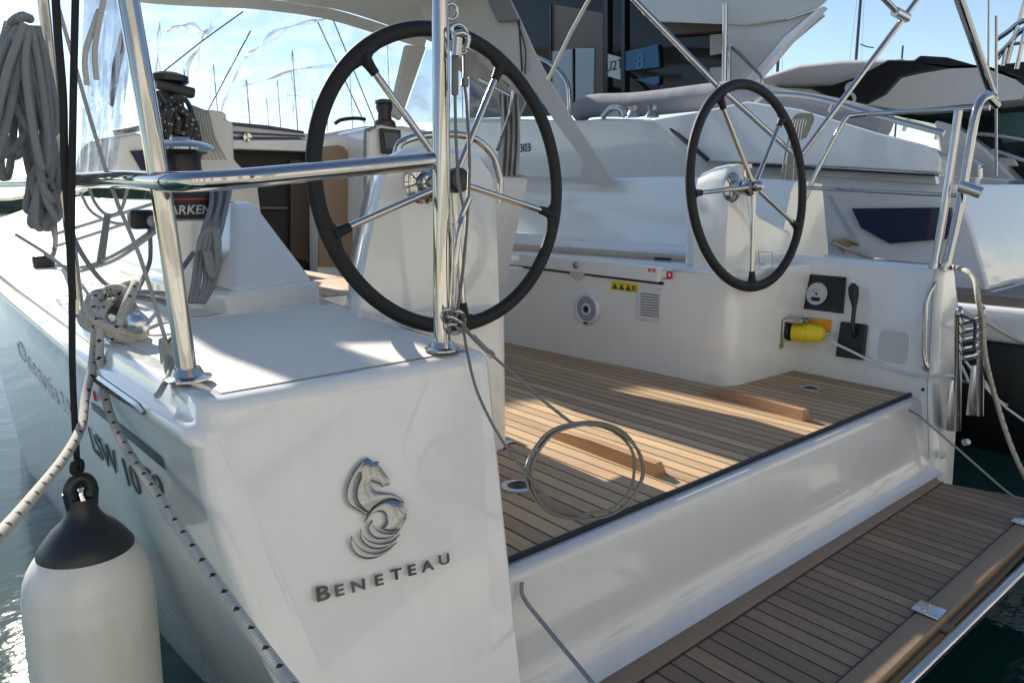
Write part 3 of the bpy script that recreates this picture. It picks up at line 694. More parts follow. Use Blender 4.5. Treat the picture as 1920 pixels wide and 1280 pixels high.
# ---- port coaming end, winch pod and winch
mb = MB()
mb.prism([(.665, 2.06, .45), (.995, 2.17, .45), (1.03, 2.35, .45), (1.05, 4.4, .45), (.62, 4.4, .45), (.62, 2.4, .45)], (0, 0, .095)); part('coaming_plinth', mb, WHITE, bevel=.016, seg=4)
bt = [(.69, 2.085, .54), (.985, 2.185, .54), (1.02, 2.36, .54), (1.04, 4.4, .54), (.72, 4.4, .54), (.68, 2.3, .54)]
p1, p2 = P(438, 378, y=2.40), P(474, 378, y=2.44)
tp = [tuple(p1), tuple(p2), (p2.x+.03, 2.55, p2.z), (p2.x+.10, 4.4, p2.z+.02), (p1.x, 4.4, p2.z+.02), (p1.x-.01, 2.5, p1.z)]
mb = MB(); mb.grid([[V(p) for p in bt], [V(p) for p in tp]], True); mb.bm.faces.new([mb.bm.verts.new(p) for p in tp]); mb.bm.faces.new([mb.bm.verts.new(p) for p in bt[::-1]])
part('coaming_end', mb, WHITE, bevel=.022, seg=4)
wc = V((.648, 2.30, 0))
mb = MB(); mb.lathe([(.088, .44), (.084, .50), (.080, .70), (.080, .745), (.072, .752), (.0001, .752)], wc, (0, 0, 1), 32); part('winch_pod', mb, WHITE)
wn = bpy.data.objects.new('winch', None); C.collection.objects.link(wn); wn.parent = yacht
mb = MB(); mb.lathe([(.086, .752), (.088, .756), (.088, .826), (.084, .832), (.0001, .832)], wc, (0, 0, 1), 40); build('winch_cover', mb, BLACKM, wn)
mb = MB(); mb.lathe([(.0885, .806), (.0888, .8065), (.0888, .8085), (.0885, .809)], wc, (0, 0, 1), 40); build('red_line', mb, RED, wn)
mb = MB(); mb.lathe([(.062, .832), (.082, .84), (.086, .850), (.082, .862), (.060, .875), (.0001, .875)], wc, (0, 0, 1), 40); build('winch_base', mb, STEEL2, wn)
mb = MB(); mb.lathe([(.058, .87), (.052, .885), (.052, .92), (.058, .935), (.075, .943), (.086, .945), (.0001, .945)], wc, (0, 0, 1), 40); build('winch_drum', mb, BLACK, wn)
mb = MB(); mb.lathe([(.086, .943), (.094, .947), (.095, .953), (.090, .960), (.075, .969), (.045, .976), (.028, .978), (.026, .985), (.0001, .986)], wc, (0, 0, 1), 40); build('winch_top', mb, STEEL, wn)
lt = text_mesh('HARKEN', (1, 0, 0), (0, 0, 1), (0, 0, 0), .035, .001, mat('harken_grey', (.5, .5, .5), .4), 'maker_lettering', wn, shear=.2, spacing=1.05, bold=.0008)
a0 = math.atan2(-2.3, -.648)+R_(-4)
for v in lt.data.vertices:
    a = a0+v.co.x/.089+.03; r = .0892+v.co.y*.3+.0004; v.co = V((wc.x+math.cos(a)*r, wc.y+math.sin(a)*r, .776+v.co.z))
# ---- mooring cleat
q = P(238, 640, z=.477); q = V((.362, 1.93, ZT(1.93)))
ALU = chrome('cast_aluminium', (.66, .68, .70), .28)
H0 = P(266, 609, y=1.80); H1 = P(212, 582, y=2.02)
mb = MB(); mb.tube([H0, lerp(H0, H1, .15), lerp(H0, H1, .5), lerp(H0, H1, .85)+V((0, 0, -.004)), lerp(H0, H1, 1.3)], lambda t: interp([(0, .010), (.06, .024), (.25, .029), (.6, .024), (1, .018)], t), 16, sm=5)
mb.lathe([(.034, 0), (.028, .010), (.024, .035), (.0001, .036)], q+V((0, -.035, 0)), (0, 0, 1), 18); mb.lathe([(.034, 0), (.028, .010), (.024, .035), (.0001, .036)], q+V((0, .035, 0)), (0, 0, 1), 18)
part('mooring_cleat', mb, ALU, smooth=60)
CL = q
# ---- port pushpit
mb = MB(); A0, A1, A2 = P(352, 706, z=.478), P(300, 345, y=1.42), P(236, -25, y=1.45)
mb.tube([A0, A1, A2], .0180, 18, sm=4); part('pushpit_post', mb, STEEL, smooth=60)
mb = MB(); mb.lathe([(.043, 0), (.043, .004), (.030, .008), (.024, .022), (.0001, .022)], A0-V((0, 0, .004)), (0, 0, 1), 28); part('post_base', mb, STEEL)
mb = MB(); B0, B1 = P(829, 652, z=.470), P(826, -25, y=1.345)
mb.tube([B0, B1], .0190, 18); part('pushpit_post', mb, STEEL, smooth=60)
mb = MB(); mb.lathe([(.040, 0), (.040, .004), (.030, .008), (.025, .02), (.0001, .02)], B0-V((0, 0, .004)), (0, 0, 1), 28); part('post_base', mb, STEEL)
rl = [P(822, 300, y=1.345), P(700, 312, y=1.335), P(560, 325, y=1.32), P(430, 337, y=1.31), P(340, 341, y=1.335), P(290, 340, y=1.43), P(230, 336, y=1.62), P(160, 338, y=1.95), P(60, 341, y=2.6), P(-60, 345, y=3.6)]
mb = MB(); mb.tube(rl, .0178, 18, sm=6); part('pushpit_rail', mb, STEEL, smooth=60)
G0, G1 = P(150, 592, z=.49), P(78, -25, y=2.25)
mb = MB(); mb.tube([G0, P(118, 330, y=2.33), G1], .0135, 14, sm=4); part('backstay_tube', mb, STEEL, smooth=60)
mb = MB(); mb.lathe([(.040, 0), (.040, .004), (.02, .012), (.0001, .012)], G0-V((0, 0, .006)), (0, 0, 1), 24); part('post_base', mb, STEEL)
mb = MB(); mb.tube([P(140, 0, y=3.2), P(205, 340, y=3.0)], .022, 12); 
# ---- starboard pushpit and bimini frame
def YP(pts, y, r, name, sm=4): 
    mb = MB(); mb.tube([P(a, b, y=(y if not isinstance(y, (list, tuple)) else y[i])) for i, (a, b) in enumerate(pts)], r, 12, sm=sm); return part(name, mb, STEEL, smooth=60)
YP([(1752, 502), (1772, 380), (1797, 208)], 1.10, .0150, 'pushpit_post')
YP([(1773, 504), (1800, 380), (1826, 230), (1838, 190), (1856, 180)], 1.06, .0165, 'pushpit_post')
YP([(1508, 376), (1530, 325), (1582, 228), (1600, 217), (1625, 214)], [1.80, 1.76, 1.68, 1.65, 1.60], .0115, 'pushpit_rail')
YP([(1625, 214), (1856, 202)], [1.60, 1.1], .0115, 'pushpit_rail', 1)
YP([(1505, 352), (1808, 367)], [1.78, 1.12], .0095, 'pushpit_rail', 1)
YP([(1503, 290), (1716, 5), (1740, -26)], [1.82, 1.58, 1.56], .0135, 'bimini_strut', 1)
YP([(1640, -20), (1686, 27)], 1.60, .0135, 'bimini_strut', 1)
YP([(1792, -20), (1862, 182)], 1.10, .0170, 'bimini_strut', 1)
YP([(1170, -20), (1345, 160)], [2.5, 2.15], .0150, 'bimini_strut', 1)
YP([(1345, 160), (1502, 302)], [2.15, 1.9], .0135, 'bimini_strut', 1)
YP([(1854, -10), (1853, 170)], 1.2, .0040, 'flag_staff', 1)
YP([(1868, 30), (1868, 330)], 1.9, .009, 'bimini_strut', 1)
mb = MB(); mb.ball(P(1859, 185, y=1.07), .024); mb.tube([P(1848, 176, y=1.07), P(1870, 198, y=1.05)], .015, 12); part('hinge_joint', mb, STEEL, smooth=60)
mb = MB(); mb.tube([P(1678, 22, y=1.6), P(1700, 34, y=1.6)], .022, 12); part('strut_fitting', mb, STEEL2, smooth=60)
mb = MB(); mb.lathe([(.022, 0), (.022, .004), (.017, .03), (.0001, .03)], P(1752, 503, y=1.10), (0, 0, 1), 18); part('post_base', mb, STEEL)
mb = MB(); mb.lathe([(.022, 0), (.022, .004), (.018, .03), (.0001, .03)], P(1773, 506, y=1.06), (0, 0, 1), 18); part('post_base', mb, STEEL)
mb = MB(); mb.tube([P(1800, 349, y=1.05), P(1840, 362, y=.98)], .022, 14); part('horseshoe_holder', mb, STEEL2)
mb = MB(); mb.tube([P(1115, -20, y=2.6), P(1070, 62, y=2.75), P(1028, 150, y=2.9)], .010, 8); part('bimini_strap', mb, canvas('strap_webbing', (.50, .52, .47)))
# ---- folded boarding ladder with shock cords on the starboard quarter
lad = bpy.data.objects.new('boarding_ladder', None); C.collection.objects.link(lad); lad.parent = yacht
for k, (xa, ya, xb, yb) in enumerate(((1798, 592, 1795, 806), (1840, 590, 1838, 778))):
    yy = .93; mb = MB(); w_ = .016
    a, b = P(xa, ya, y=yy), P(xb, yb, y=yy)
    mb.tube([a, b], .013, 12); mb.tube([a+V((.024, .01, .004)), b+V((.024, .01, .0))], .013, 12)
    mb.tube([a, a+V((.012, .004, .022)), a+V((.024, .01, .004))], .013, 12, sm=4); build('ladder_rail', mb, STEEL, lad, smooth=60)
    mb = MB(); mb.prism([P(xa-12, yb-92, y=.97), P(xa+2, yb-94, y=.97), P(xb+2, yb+3, y=.97), P(xb-20, yb+1, y=.97)], (0, .014, 0), .002); build('ladder_bracket', mb, STEEL2, lad)
mb = MB()
STRAP = mat('shock_cord', (.03, .035, .05), .35)
for k in range(5):
    z0 = P(1806, 602+k*17, y=.915); z1 = P(1836, 592+k*17, y=.915); mb.tube([z0, (z0+z1)/2+V((0, -.012, .002)), z1], .007, 8, sm=3)
build('ladder_steps', mb, mat('step_tube', (.55, .58, .62), .2, metal=1), lad)
mb = MB()
for k in range(5): mb.tube([P(1804, 608+k*17, y=.90), P(1822, 604+k*17, y=.885), P(1840, 600+k*17, y=.90)], .0045, 6, sm=3)
mb.tube([P(1798, 588, y=.90), P(1815, 596, y=.885), P(1828, 604, y=.885), P(1826, 655, y=.885)], .006, 8, sm=4); build('shock_cord', mb, STRAP, lad)
mb = MB(); q = P(1808, 829, y=1.0); mb.lathe([(.014, 0), (.014, .02), (.0001, .02)], q, (1, -.4, 0), 14); part('through_hull', mb, WHITE2)
mb = MB(); q = P(1765, 852, y=.995); mb.lathe([(.018, 0), (.012, .012), (.0001, .014)], q, (0, -1, 0), 14); part('through_hull', mb, WHITE2)
# ================================================================== loose gear
ROPE_F = rope('flecked_rope', (.58, .55, .48), (.02, .02, .02), 1.0, 1.0, 3)
ROPE_G = rope('grey_rope', (.27, .29, .31), None, 1.2, 2, 3)
ROPE_LG = rope('pale_rope', (.46, .47, .44), None, 1.2, 2, 3)
ROPE_K = rope('black_rope', (.02, .02, .022), None, 1.5, 2, 3)
def rp(name, pts, r, m, label, cat, sm=6, n=10, group=None):
    mb = MB(); mb.tube(pts, r, n, sm=sm); return build(name, mb, m, None, label=label, cat=cat, group=group, smooth=80)
ml = thing('mooring_rope', 'white rope with black flecks knotted over the port cleat, both ends hanging down the hull', 'rope')
K = CL+V((-.01, .0, .06))
rnd = random.Random(3)
mb = MB()
for i in range(17):
    a = rnd.uniform(0, 6.28); tl = rnd.uniform(-.9, .9); pts = []
    rx, ry, rz = rnd.uniform(.03, .056), rnd.uniform(.05, .10), rnd.uniform(.025, .06)
    for k in range(9):
        t = a+k/9*2*math.pi; pts.append(K+V((rx*math.cos(t)+tl*.02*math.sin(2*t), ry*math.sin(t)*.9+rnd.uniform(-.01, .01), rz*math.sin(t+tl*1.3)+tl*.018)))
    mb.tube(pts, .0102, 10, closed=True, sm=5)
build('rope_knot', mb, ROPE_F, ml, smooth=80)
e1 = [K+V((0, .0, .03)), K+V((-.035, -.02, .01)), P(176, 650, y=1.90), P(172, 690, y=1.80), P(160, 745, y=1.72), P(152, 800, y=1.6), P(120, 858, y=1.46), P(62, 930, y=1.27), P(0, 1000, y=1.12), P(-90, 1085, y=.95)]
mb = MB(); mb.tube(e1, .0090, 12, sm=7); build('rope_end', mb, ROPE_F, ml, smooth=80)
e2 = [K+V((.01, .02, .03)), K+V((-.03, -.045, .01)), P(187, 652, y=1.83), P(190, 700, y=1.78), P(206, 775, y=1.66), P(240, 845, y=1.5), P(300, 935, y=1.3), P(370, 1040, y=1.1), P(440, 1140, y=.95), P(500, 1222, y=.85), P(560, 1300, y=.75)]
mb = MB(); mb.tube(e2, .0086, 12, sm=7); build('rope_end', mb, ROPE_F, ml, smooth=80)
# fender with its line
fd = thing('fender', 'big white cylindrical boat fender with black cone top hanging by black lines against the hull', 'fender')
fo = P(187, 1290, y=1.65); ft = P(150, 905, y=1.65); ax = (ft-fo).normalized(); L = (ft-fo).length
def fz(py): return L*(1290-py)/385.0
FW = gel('fender_white', (.86, .83, .77), .33, dirt=.16, coat=.15, wav=.05)
mb = MB(); b0 = fz(1055)
prof = [(.0001, -.42), (.05, -.40), (.095, -.35), (.118, -.28), (.1235, -.2)]+[(.1235, lerp(-.19, fz(1165), k/6)) for k in range(7)]
prof += [(.1243, fz(1187)), (.1243, fz(1183)), (.1233, fz(1181))] if False else []
prof += [(.1235, fz(1128)), (.1232, fz(1098)), (.1222, fz(1096)), (.1220, fz(1092)), (.1215, fz(1088)), (.118, fz(1068)), (.111, fz(1050)), (.100, fz(1034)), (.089, fz(1022)), (.0865, fz(1019))]
mb.lathe(prof, fo, ax, 64); build('fender_body', mb, FW, fd, smooth=60)
mb = MB(); mb.lathe([(.0905, fz(1026)), (.0905, fz(1018)), (.078, fz(1002)), (.062, fz(985)), (.044, fz(972)), (.031, fz(957)), (.027, fz(943)), (.026, fz(930)), (.0001, fz(925))], fo, ax, 48)
sid = ax.cross(V((0, -1, 0))).normalized(); c_ = fo+ax*fz(918)
mb.tube([c_+sid*.019*math.cos(t)+ax*.027*math.sin(t) for t in [k*math.pi/6 for k in range(12)]], .0135, 12, closed=True, sm=2)
mb.tube([c_-ax*.06+sid*.012, c_+sid*.019], .015, 10); mb.tube([c_-ax*.06-sid*.012, c_-sid*.019], .015, 10)
build('fender_cap', mb, mat('fender_black', (.018, .02, .024), .38), fd, smooth=60)
mb = MB(); tp_ = c_+ax*.028
mb.tube([tp_+ax*-.02, P(145, 870, y=1.64), P(142, 820, y=1.62), P(136, 700, y=1.6), P(135, 560, y=1.56), P(134, 420, y=1.52), P(137, 200, y=1.5), P(142, -30, y=1.5)], .0062, 10, sm=4)
mb.tube([P(136, 560, y=1.58), P(130, 440, y=1.54), P(121, 300, y=1.52), P(118, 180, y=1.5), P(108, 60, y=1.5), P(103, -30, y=1.5)], .0068, 10, sm=4)
mb.tube([P(140, 868, y=1.625), P(150, 866, y=1.63), P(150, 880, y=1.64), P(139, 884, y=1.63)], .008, 8, closed=True, sm=3)
build('fender_line', mb, ROPE_K, fd, smooth=80)
# grey rope bundles
def bundle(mb, top, bot, n, spread, r, y, seed, curl=10):
    g = random.Random(seed)
    for i in range(n):
        s0 = g.uniform(-1, 1); s1 = g.uniform(-1, 1); yy = y+g.uniform(-.12, .12)
        tx = lerp(top[0], top[1], (s0+1)/2); bx = lerp(bot[0], bot[1], (s1+1)/2); by = bot[2]+g.uniform(-120, 25)*(1 if r > .0086 else .5)
        wv = g.uniform(8, 24)
        pts = [P(tx, top[2]+g.uniform(-8, 14), y=yy), P(lerp(tx, bx, .3)-wv, lerp(top[2], by, .3), y=yy), P(lerp(tx, bx, .7)-wv*.9, lerp(top[2], by, .7), y=yy), P(bx-wv*.5, by-10, y=yy), P(bx, by, y=yy+.01), P(bx+wv*.6, by-12, y=yy+.02), P(lerp(tx, bx, .7)+wv, lerp(top[2], by, .7), y=yy+.03), P(lerp(tx, bx, .3)+wv*.8, lerp(top[2], by, .3), y=yy+.02), P(tx+4, top[2], y=yy)]
        mb.tube(pts, r, 8, sm=5)
cb_ = thing('rope_coil', 'thick grey sheet rope hung in long loops beside the steel backstay tube', 'rope')
mb = MB(); bundle(mb, (14, 66, 48), (-40, 104, 320), 15, 1, .0088, 2.1, 5); build('upper_loops', mb, ROPE_G, cb_, smooth=80)
mb = MB(); bundle(mb, (70, 104, 300), (44, 108, 420), 10, 1, .0085, 2.15, 8); build('lower_loops', mb, ROPE_G, cb_, smooth=80)
mb = MB(); mb.tube([P(55, 35, y=2.05), P(40, 32, y=2.0), P(20, 50, y=2.05), P(35, 75, y=2.0), P(60, 62, y=2.05)], .011, 8, sm=5); build('hitch', mb, ROPE_G, cb_, smooth=80)
mb = MB(); mb.tube([P(50, 250, y=2.1), P(20, 285, y=2.1), P(-20, 300, y=2.1)], .0085, 8, sm=3); build('trailing_end', mb, ROPE_G, cb_, smooth=80)
wcoil = thing('sheet_rope', 'grey sheet rope draped between the winch pod and the white coaming end', 'rope')
mb = MB(); g = random.Random(4)
for i in range(5):
    o = i*9
    mb.tube([P(396+o*1.0, 352, y=2.25+.03*(i%2)), P(396+o*.8, 385, y=2.18+.03*(i%2)), P(382+o*.9, 430, y=2.12), P(370+o*.9, 480, y=2.08), P(366+o*1.1+g.uniform(-5, 5), 530, y=2.05), P(356+o*.7, 568, y=2.03)], .0072, 8, sm=5)
for i in range(3):
    o = i*9; mb.tube([P(372+o, 470, y=2.05), P(380+o, 440, y=2.05), P(400+o*.4, 430, y=2.04), P(405+o*.3, 470, y=2.04), P(398+o*.3, 520, y=2.03), P(385+o*.4, 470, y=2.03)], .008, 8, sm=5)
mb.tube([P(362, 475, y=2.2), P(340, 505, y=2.1), P(325, 520, y=2.05)], .007, 8, sm=3)
build('rope_strands', mb, ROPE_G, wcoil, smooth=80)
def DP(px, py): return P(px, py, z=.50)
rp('control_line', [P(128, 420, y=2.3), P(150, 470, y=2.25), P(190, 525, y=2.2), P(232, 545, y=2.1), P(270, 548, y=2.05), P(330, 552, y=2.05), P(345, 560, y=2.05)], .0065, ROPE_G, 'dark grey line sagging from the backstay tube to behind the cleat knot', 'rope')
rp('control_line', [P(270, 410, y=2.6), P(280, 430, y=2.6), P(282, 480, y=2.6), P(276, 505, y=2.5), P(262, 535, y=2.3), P(250, 560, y=2.15)], .007, ROPE_G, 'grey line dropping from the black deck block left of the front post', 'rope')
rp('control_line', [P(105, 498, y=2.9), P(160, 500, y=2.8), P(230, 470, y=2.7), P(295, 425, y=2.6), P(320, 410, y=2.5)], .006, ROPE_LG, 'upper pale line sweeping up across the side deck', 'rope')
rp('control_line', [P(140, 512, y=2.85), P(210, 490, y=2.7), P(265, 455, y=2.6), P(310, 420, y=2.5)], .006, ROPE_LG, 'lower pale line sweeping up across the side deck', 'rope')
for a, b in (((100, 440), (310, 375)), ((104, 462), (310, 395))):
    rp('lifeline', [P(a[0], a[1], y=3.4), P(b[0], b[1], y=2.9)], .006, ROPE_LG, 'pale straight line crossing behind the front post' + (', higher of two' if a[1] < 450 else ', lower of two'), 'rope', sm=2)
rp('control_line', [P(205, 600, y=2.05), P(240, 560, y=2.1), P(290, 562, y=2.15), P(330, 575, y=2.1)], .009, ROPE_G, 'short thick grey rope end lying behind the knotted cleat', 'rope')
db = thing('deck_block', 'small black plastic pulley block standing on the side deck near the white winch pod', 'pulley block')
q = P(270, 412, y=2.6); mb = MB(); mb.box((q.x-.045, q.y-.03, q.z-.03), (q.x+.03, q.y+.03, q.z+.032), .012, 3); build('block_cheek', mb, BLACK, db)
mb = MB(); mb.lathe([(.02, -.035), (.02, .035)], q+V((.02, 0, -.005)), (0, 1, 0), 16); build('sheave', mb, STEEL2, db)
db = thing('deck_block', 'black pulley block with a grey line at the foot of the backstay tube', 'pulley block')
q = P(88, 500, z=.53); mb = MB(); mb.box((q.x-.05, q.y-.03, q.z-.01), (q.x+.03, q.y+.03, q.z+.05), .012, 3); build('block_cheek', mb, BLACK, db)
mb = MB(); mb.tube([q+V((.0, -.01, .05)), P(98, 480, y=q.y-.05), P(104, 455, y=q.y-.1), P(100, 420, y=2.3)], .010, 8, sm=4); build('line_in_block', mb, ROPE_G, db, smooth=80)
db = thing('deck_block', 'chrome deck fitting with ring on the side deck beyond the hanging rope coil', 'deck fitting')
q = P(80, 448, z=.55); mb = MB(); mb.lathe([(.04, 0), (.035, .01), (.0001, .012)], q, (0, 0, 1), 18); mb.tube([q+V((.022*math.cos(t), .0, .022*math.sin(t)+.02)) for t in [k*.785 for k in range(8)]], .005, 8, closed=True, sm=2); build('ring', mb, STEEL, db)
cl = thing('thin_cord', 'thin pale cord running down to a knot and deck eye beside the front steel post', 'cord')
mb = MB(); kn = P(316, 655, y=1.5)
mb.tube([P(100, -20, y=1.9), P(200, 325, y=1.72), P(262, 480, y=1.6), kn], .0042, 8, sm=3); build('cord_run', mb, ROPE_LG, cl, smooth=80)
mb = MB()
for k in range(6): a = k*1.1; mb.tube([kn+V((.012*math.cos(a+t), .012*math.sin(a+t), .016*math.sin(t*2+a)+.004*k-.012)) for t in [j*.9 for j in range(7)]], .0055, 8, closed=True, sm=3)
mb.tube([kn-V((0, 0, .01)), P(322, 690, y=1.45), P(300, 735, y=1.38), P(293, 742, y=1.37)], .006, 8, sm=3); mb.tube([kn-V((0, 0, .01)), P(312, 680, y=1.47), P(316, 700, y=1.45)], .006, 8, sm=3)
build('cord_knot', mb, ROPE_LG, cl, smooth=80)
# lifeline gate wires hung on the aft post
WIRE = mat('wire_strand', (.27, .26, .22), .32, metal=.85); _g = N(WIRE); _u = _g.n('UVMap'); _s = _g.n('SeparateXYZ', i_0=_u.outputs[0]); _g.bump(_g.math('SINE', _g.math('MULTIPLY', _g.math('ADD', _g.math('MULTIPLY', _s.outputs[1], 260), _g.math('MULTIPLY', _s.outputs[0], 3)), 6.28)), .8, .0006)
gw = thing('gate_wires', 'steel lifeline wires with turnbuckles and snap hooks hanging beside the aft steel post', 'wire')
yb = 1.30
mb = MB(); mb.tube([P(845+12*math.cos(t), 22+15*math.sin(t), y=yb+.03) for t in [k*math.pi/5 for k in range(10)]], .0045, 8, closed=True, sm=3); build('post_eye', mb, STEEL, gw, smooth=80)
mb = MB(); mb.tube([P(x, y, y=yb) for x, y in ((848, 50), (862, 46), (874, 58), (876, 80), (870, 100), (858, 96), (852, 80), (850, 66))], .0045, 8, closed=True, sm=4)
mb.tube([P(x, y, y=yb-.01) for x, y in ((852, 64), (866, 62), (878, 70), (874, 92))], .006, 8, sm=4); mb.tube([P(858, 72, y=yb-.01), P(856, 106, y=yb-.01)], .011, 10, sm=1); build('snap_hook', mb, STEEL, gw, smooth=80)
mb = MB(); mb.tube([P(872, 100, y=yb), P(872, 150, y=yb)], .0055, 10); mb.tube([P(872, 148, y=yb), P(871, 162, y=yb)], .0085, 8); mb.tube([P(871, 160, y=yb), P(875, 200, y=yb), P(880, 290, y=yb), P(879, 350, y=yb), P(873, 450, y=yb), P(864, 540, y=yb), P(856, 590, y=yb)], .0036, 8, sm=5)
build('long_wire', mb, WIRE, gw, smooth=80)
mb = MB(); mb.tube([P(853, 106, y=yb), P(853, 178, y=yb)], .0075, 10); mb.tube([P(853, 176, y=yb), P(855, 260, y=yb), P(860, 340, y=yb), P(868, 385, y=yb), P(872, 400, y=yb)], .0034, 8, sm=5); build('turnbuckle_wire', mb, WIRE, gw, smooth=80)
mb = MB(); mb.tube([P(872, 392, y=yb), P(860, 440, y=yb-.01), P(853, 520, y=yb-.01), P(850, 590, y=yb)], lambda t: .006 if .1 < t < .6 else .0042, 10, sm=5); mb.tube([P(880, 372, y=yb), P(868, 400, y=yb), P(862, 420, y=yb)], .007, 10, sm=3); mb.tube([P(845, 420, y=yb+.01), P(850, 470, y=yb+.01), P(844, 590, y=yb+.01)], .006, 10, sm=3); build('turnbuckle', mb, STEEL, gw, smooth=80)
mb = MB()
for cx_, cy_, rx_, ry_, ph in ((838, 592, 9, 12, 0), (852, 602, 12, 9, 1), (862, 596, 9, 13, .4), (850, 616, 13, 8, .2), (864, 612, 8, 10, .8)):
    mb.tube([P(cx_+rx_*math.cos(t), cy_+ry_*math.sin(t+ph), y=yb-.015+.012*math.sin(t)) for t in [k*math.pi/5 for k in range(10)]], .0046, 8, closed=True, sm=3)
build('shackles', mb, STEEL, gw, smooth=80)
wl = thing('wire_coil', 'thin steel wire looped in a loose ring above the teak cockpit floor', 'wire')
yc = .98
mb = MB(); mb.tube([P(866, 606, y=1.27), P(880, 625, y=1.25), P(905, 650, y=1.22), P(925, 668, y=1.2), P(975, 712, y=1.14), P(1020, 752, y=1.08), P(1075, 795, y=1.0)], lambda t: .0045 if t < .25 else .0034, 8, sm=5)
g = random.Random(9)
for k in range(3):
    pts = []
    ox, oy = ((0, 0), (5, 3), (-3, -5))[k]
    for j in range(14):
        a = -1.75+j/14*2*math.pi; rx = 105+ox-k*4*math.cos(a*1.0-.3)+g.uniform(-2.6, 2.6); ry = 90+oy-k*3.0*math.sin(a)+g.uniform(-2.4, 2.4)
        pts.append(P(1100-k*1.5+rx*math.cos(a), 885+ry*math.sin(a)*(1+.0*k)+12*math.cos(a)*-.3, y=yc+.004*k))
    mb.tube(pts, .0034, 8, closed=True, sm=5)
mb.tube([P(868, 610, y=1.26), P(876, 660, y=1.2), P(895, 735, y=1.12), P(935, 815, y=1.03), P(985, 885, y=.98), P(1030, 935, y=.975), P(1090, 968, y=.975)], .0032, 8, sm=6)
build('wire_loops', mb, WIRE, wl, smooth=80)
mb = MB(); mb.tube([P(886, 630, y=1.245), P(916, 660, y=1.215)], .0062, 10); mb.tube([P(916, 660, y=1.215), P(924, 668, y=1.205)], .0085, 8); build('wire_swage', mb, STEEL, wl, smooth=60)
# ropes outboard to starboard and the platform lanyards
rp('lanyard', [P(1705, 768, y=1.07), P(1730, 785, y=1.0), P(1800, 845, y=.88), P(1880, 915, y=.76), P(1918, 942, y=.72), P(1960, 975, y=.68)], .0042, ROPE_G, 'thin grey lanyard from the starboard transom corner down to the platform edge', 'rope')
rp('lanyard', [P(978, 1092, y=1.10), P(982, 1120, y=1.09), P(1020, 1170, y=1.03), P(1115, 1285, y=.86), P(1150, 1330, y=.8)], .0048, ROPE_G, 'thin grey lanyard running down the port end of the white transom', 'rope')
rp('stern_line', [P(1560, 455, y=2.2), P(1600, 472, y=2.1), P(1640, 486, y=1.9), P(1720, 498, y=1.4), P(1760, 500, y=1.2), P(1800, 503, y=1.0), P(1826, 520, y=.93), P(1834, 560, y=.9), P(1842, 600, y=.9), P(1846, 660, y=.9), P(1862, 730, y=.9), P(1890, 820, y=.85), P(1915, 880, y=.8), P(1940, 930, y=.78)], .0095, ROPE_F, 'flecked rope lying along the starboard coaming and dropping over its aft corner', 'rope')
rp('stern_line', [P(1844, 600, y=.95), P(1880, 622, y=1.0), P(1925, 645, y=1.1), P(1990, 670, y=1.2)], .0085, ROPE_F, 'flecked rope leading outboard over the brown platform of the next boat', 'rope')
rp('stern_line', [P(1850, 650, y=1.3), P(1885, 655, y=1.4), P(1925, 668, y=1.5), P(1990, 690, y=1.5)], .009, ROPE_G, 'dark grey rope leading outboard just above the white hull of the next boat', 'rope')
rp('stern_line', [P(1838, 705, y=1.05), P(1870, 748, y=1.1), P(1900, 762, y=1.2), P(1960, 775, y=1.4)], .0075, mat('white_rope', (.6, .62, .66), .6), 'plain white rope drooping over the dark water at the right', 'rope')
rc = thing('rope_coil', 'flaked beige rope coil lying on the starboard coaming behind the engine gauge', 'rope')
mb = MB()
for k in range(7):
    a, b = 1562+k*3, 452+k*3.2; mb.tube([P(a, b, y=2.2), P(a+25, b-4, y=2.15), P(a+50, b+8, y=2.1), P(a+70, b+22, y=2.05), P(a+95+k*8, b+28-k*2.4, y=2.0)], .0085, 8, sm=4)
build('coil_turns', mb, rope('beige_rope', (.42, .38, .30)), rc, smooth=80)
rc = thing('rope_coil', 'grey-green rope hank hanging from the starboard rail behind the right wheel', 'rope')
mb = MB(); g = random.Random(2)
for k in range(9):
    a = g.uniform(-9, 9); mb.tube([P(1486+a, 262, y=2.2), P(1478+a, 300, y=2.2), P(1476+a, 350, y=2.2), P(1480+a*.8, 400-g.uniform(0, 25), y=2.2), P(1488+a*.6, 370, y=2.22), P(1492+a, 300, y=2.22)], .0065, 8, sm=4)
for k in range(6):
    a = k*5; mb.tube([P(1478+a, 262, y=2.18), P(1484+a, 226, y=2.18), P(1500+a*.8, 214, y=2.2), P(1514+a*.4, 226, y=2.2), P(1500+a*.4, 258, y=2.2)], .0065, 8, sm=4)
build('hank', mb, rope('green_grey_rope', (.30, .32, .29)), rc, smooth=80)
sw = thing('sheet_winch', 'small black-topped winch on the starboard coaming just right of the far wheel hub', 'winch')
q = P(1446, 372, y=2.15); mb = MB(); mb.lathe([(.045, -.06), (.04, -.03), (.028, 0), (.026, .03), (.034, .045), (.0001, .045)], q, (0, 0, 1), 24); build('drum', mb, STEEL, sw); mb = MB(); mb.lathe([(.026, .045), (.036, .05), (.036, .062), (.028, .068), (.03, .078), (.0001, .08)], q, (0, 0, 1), 24); build('winch_cap', mb, BLACK, sw)
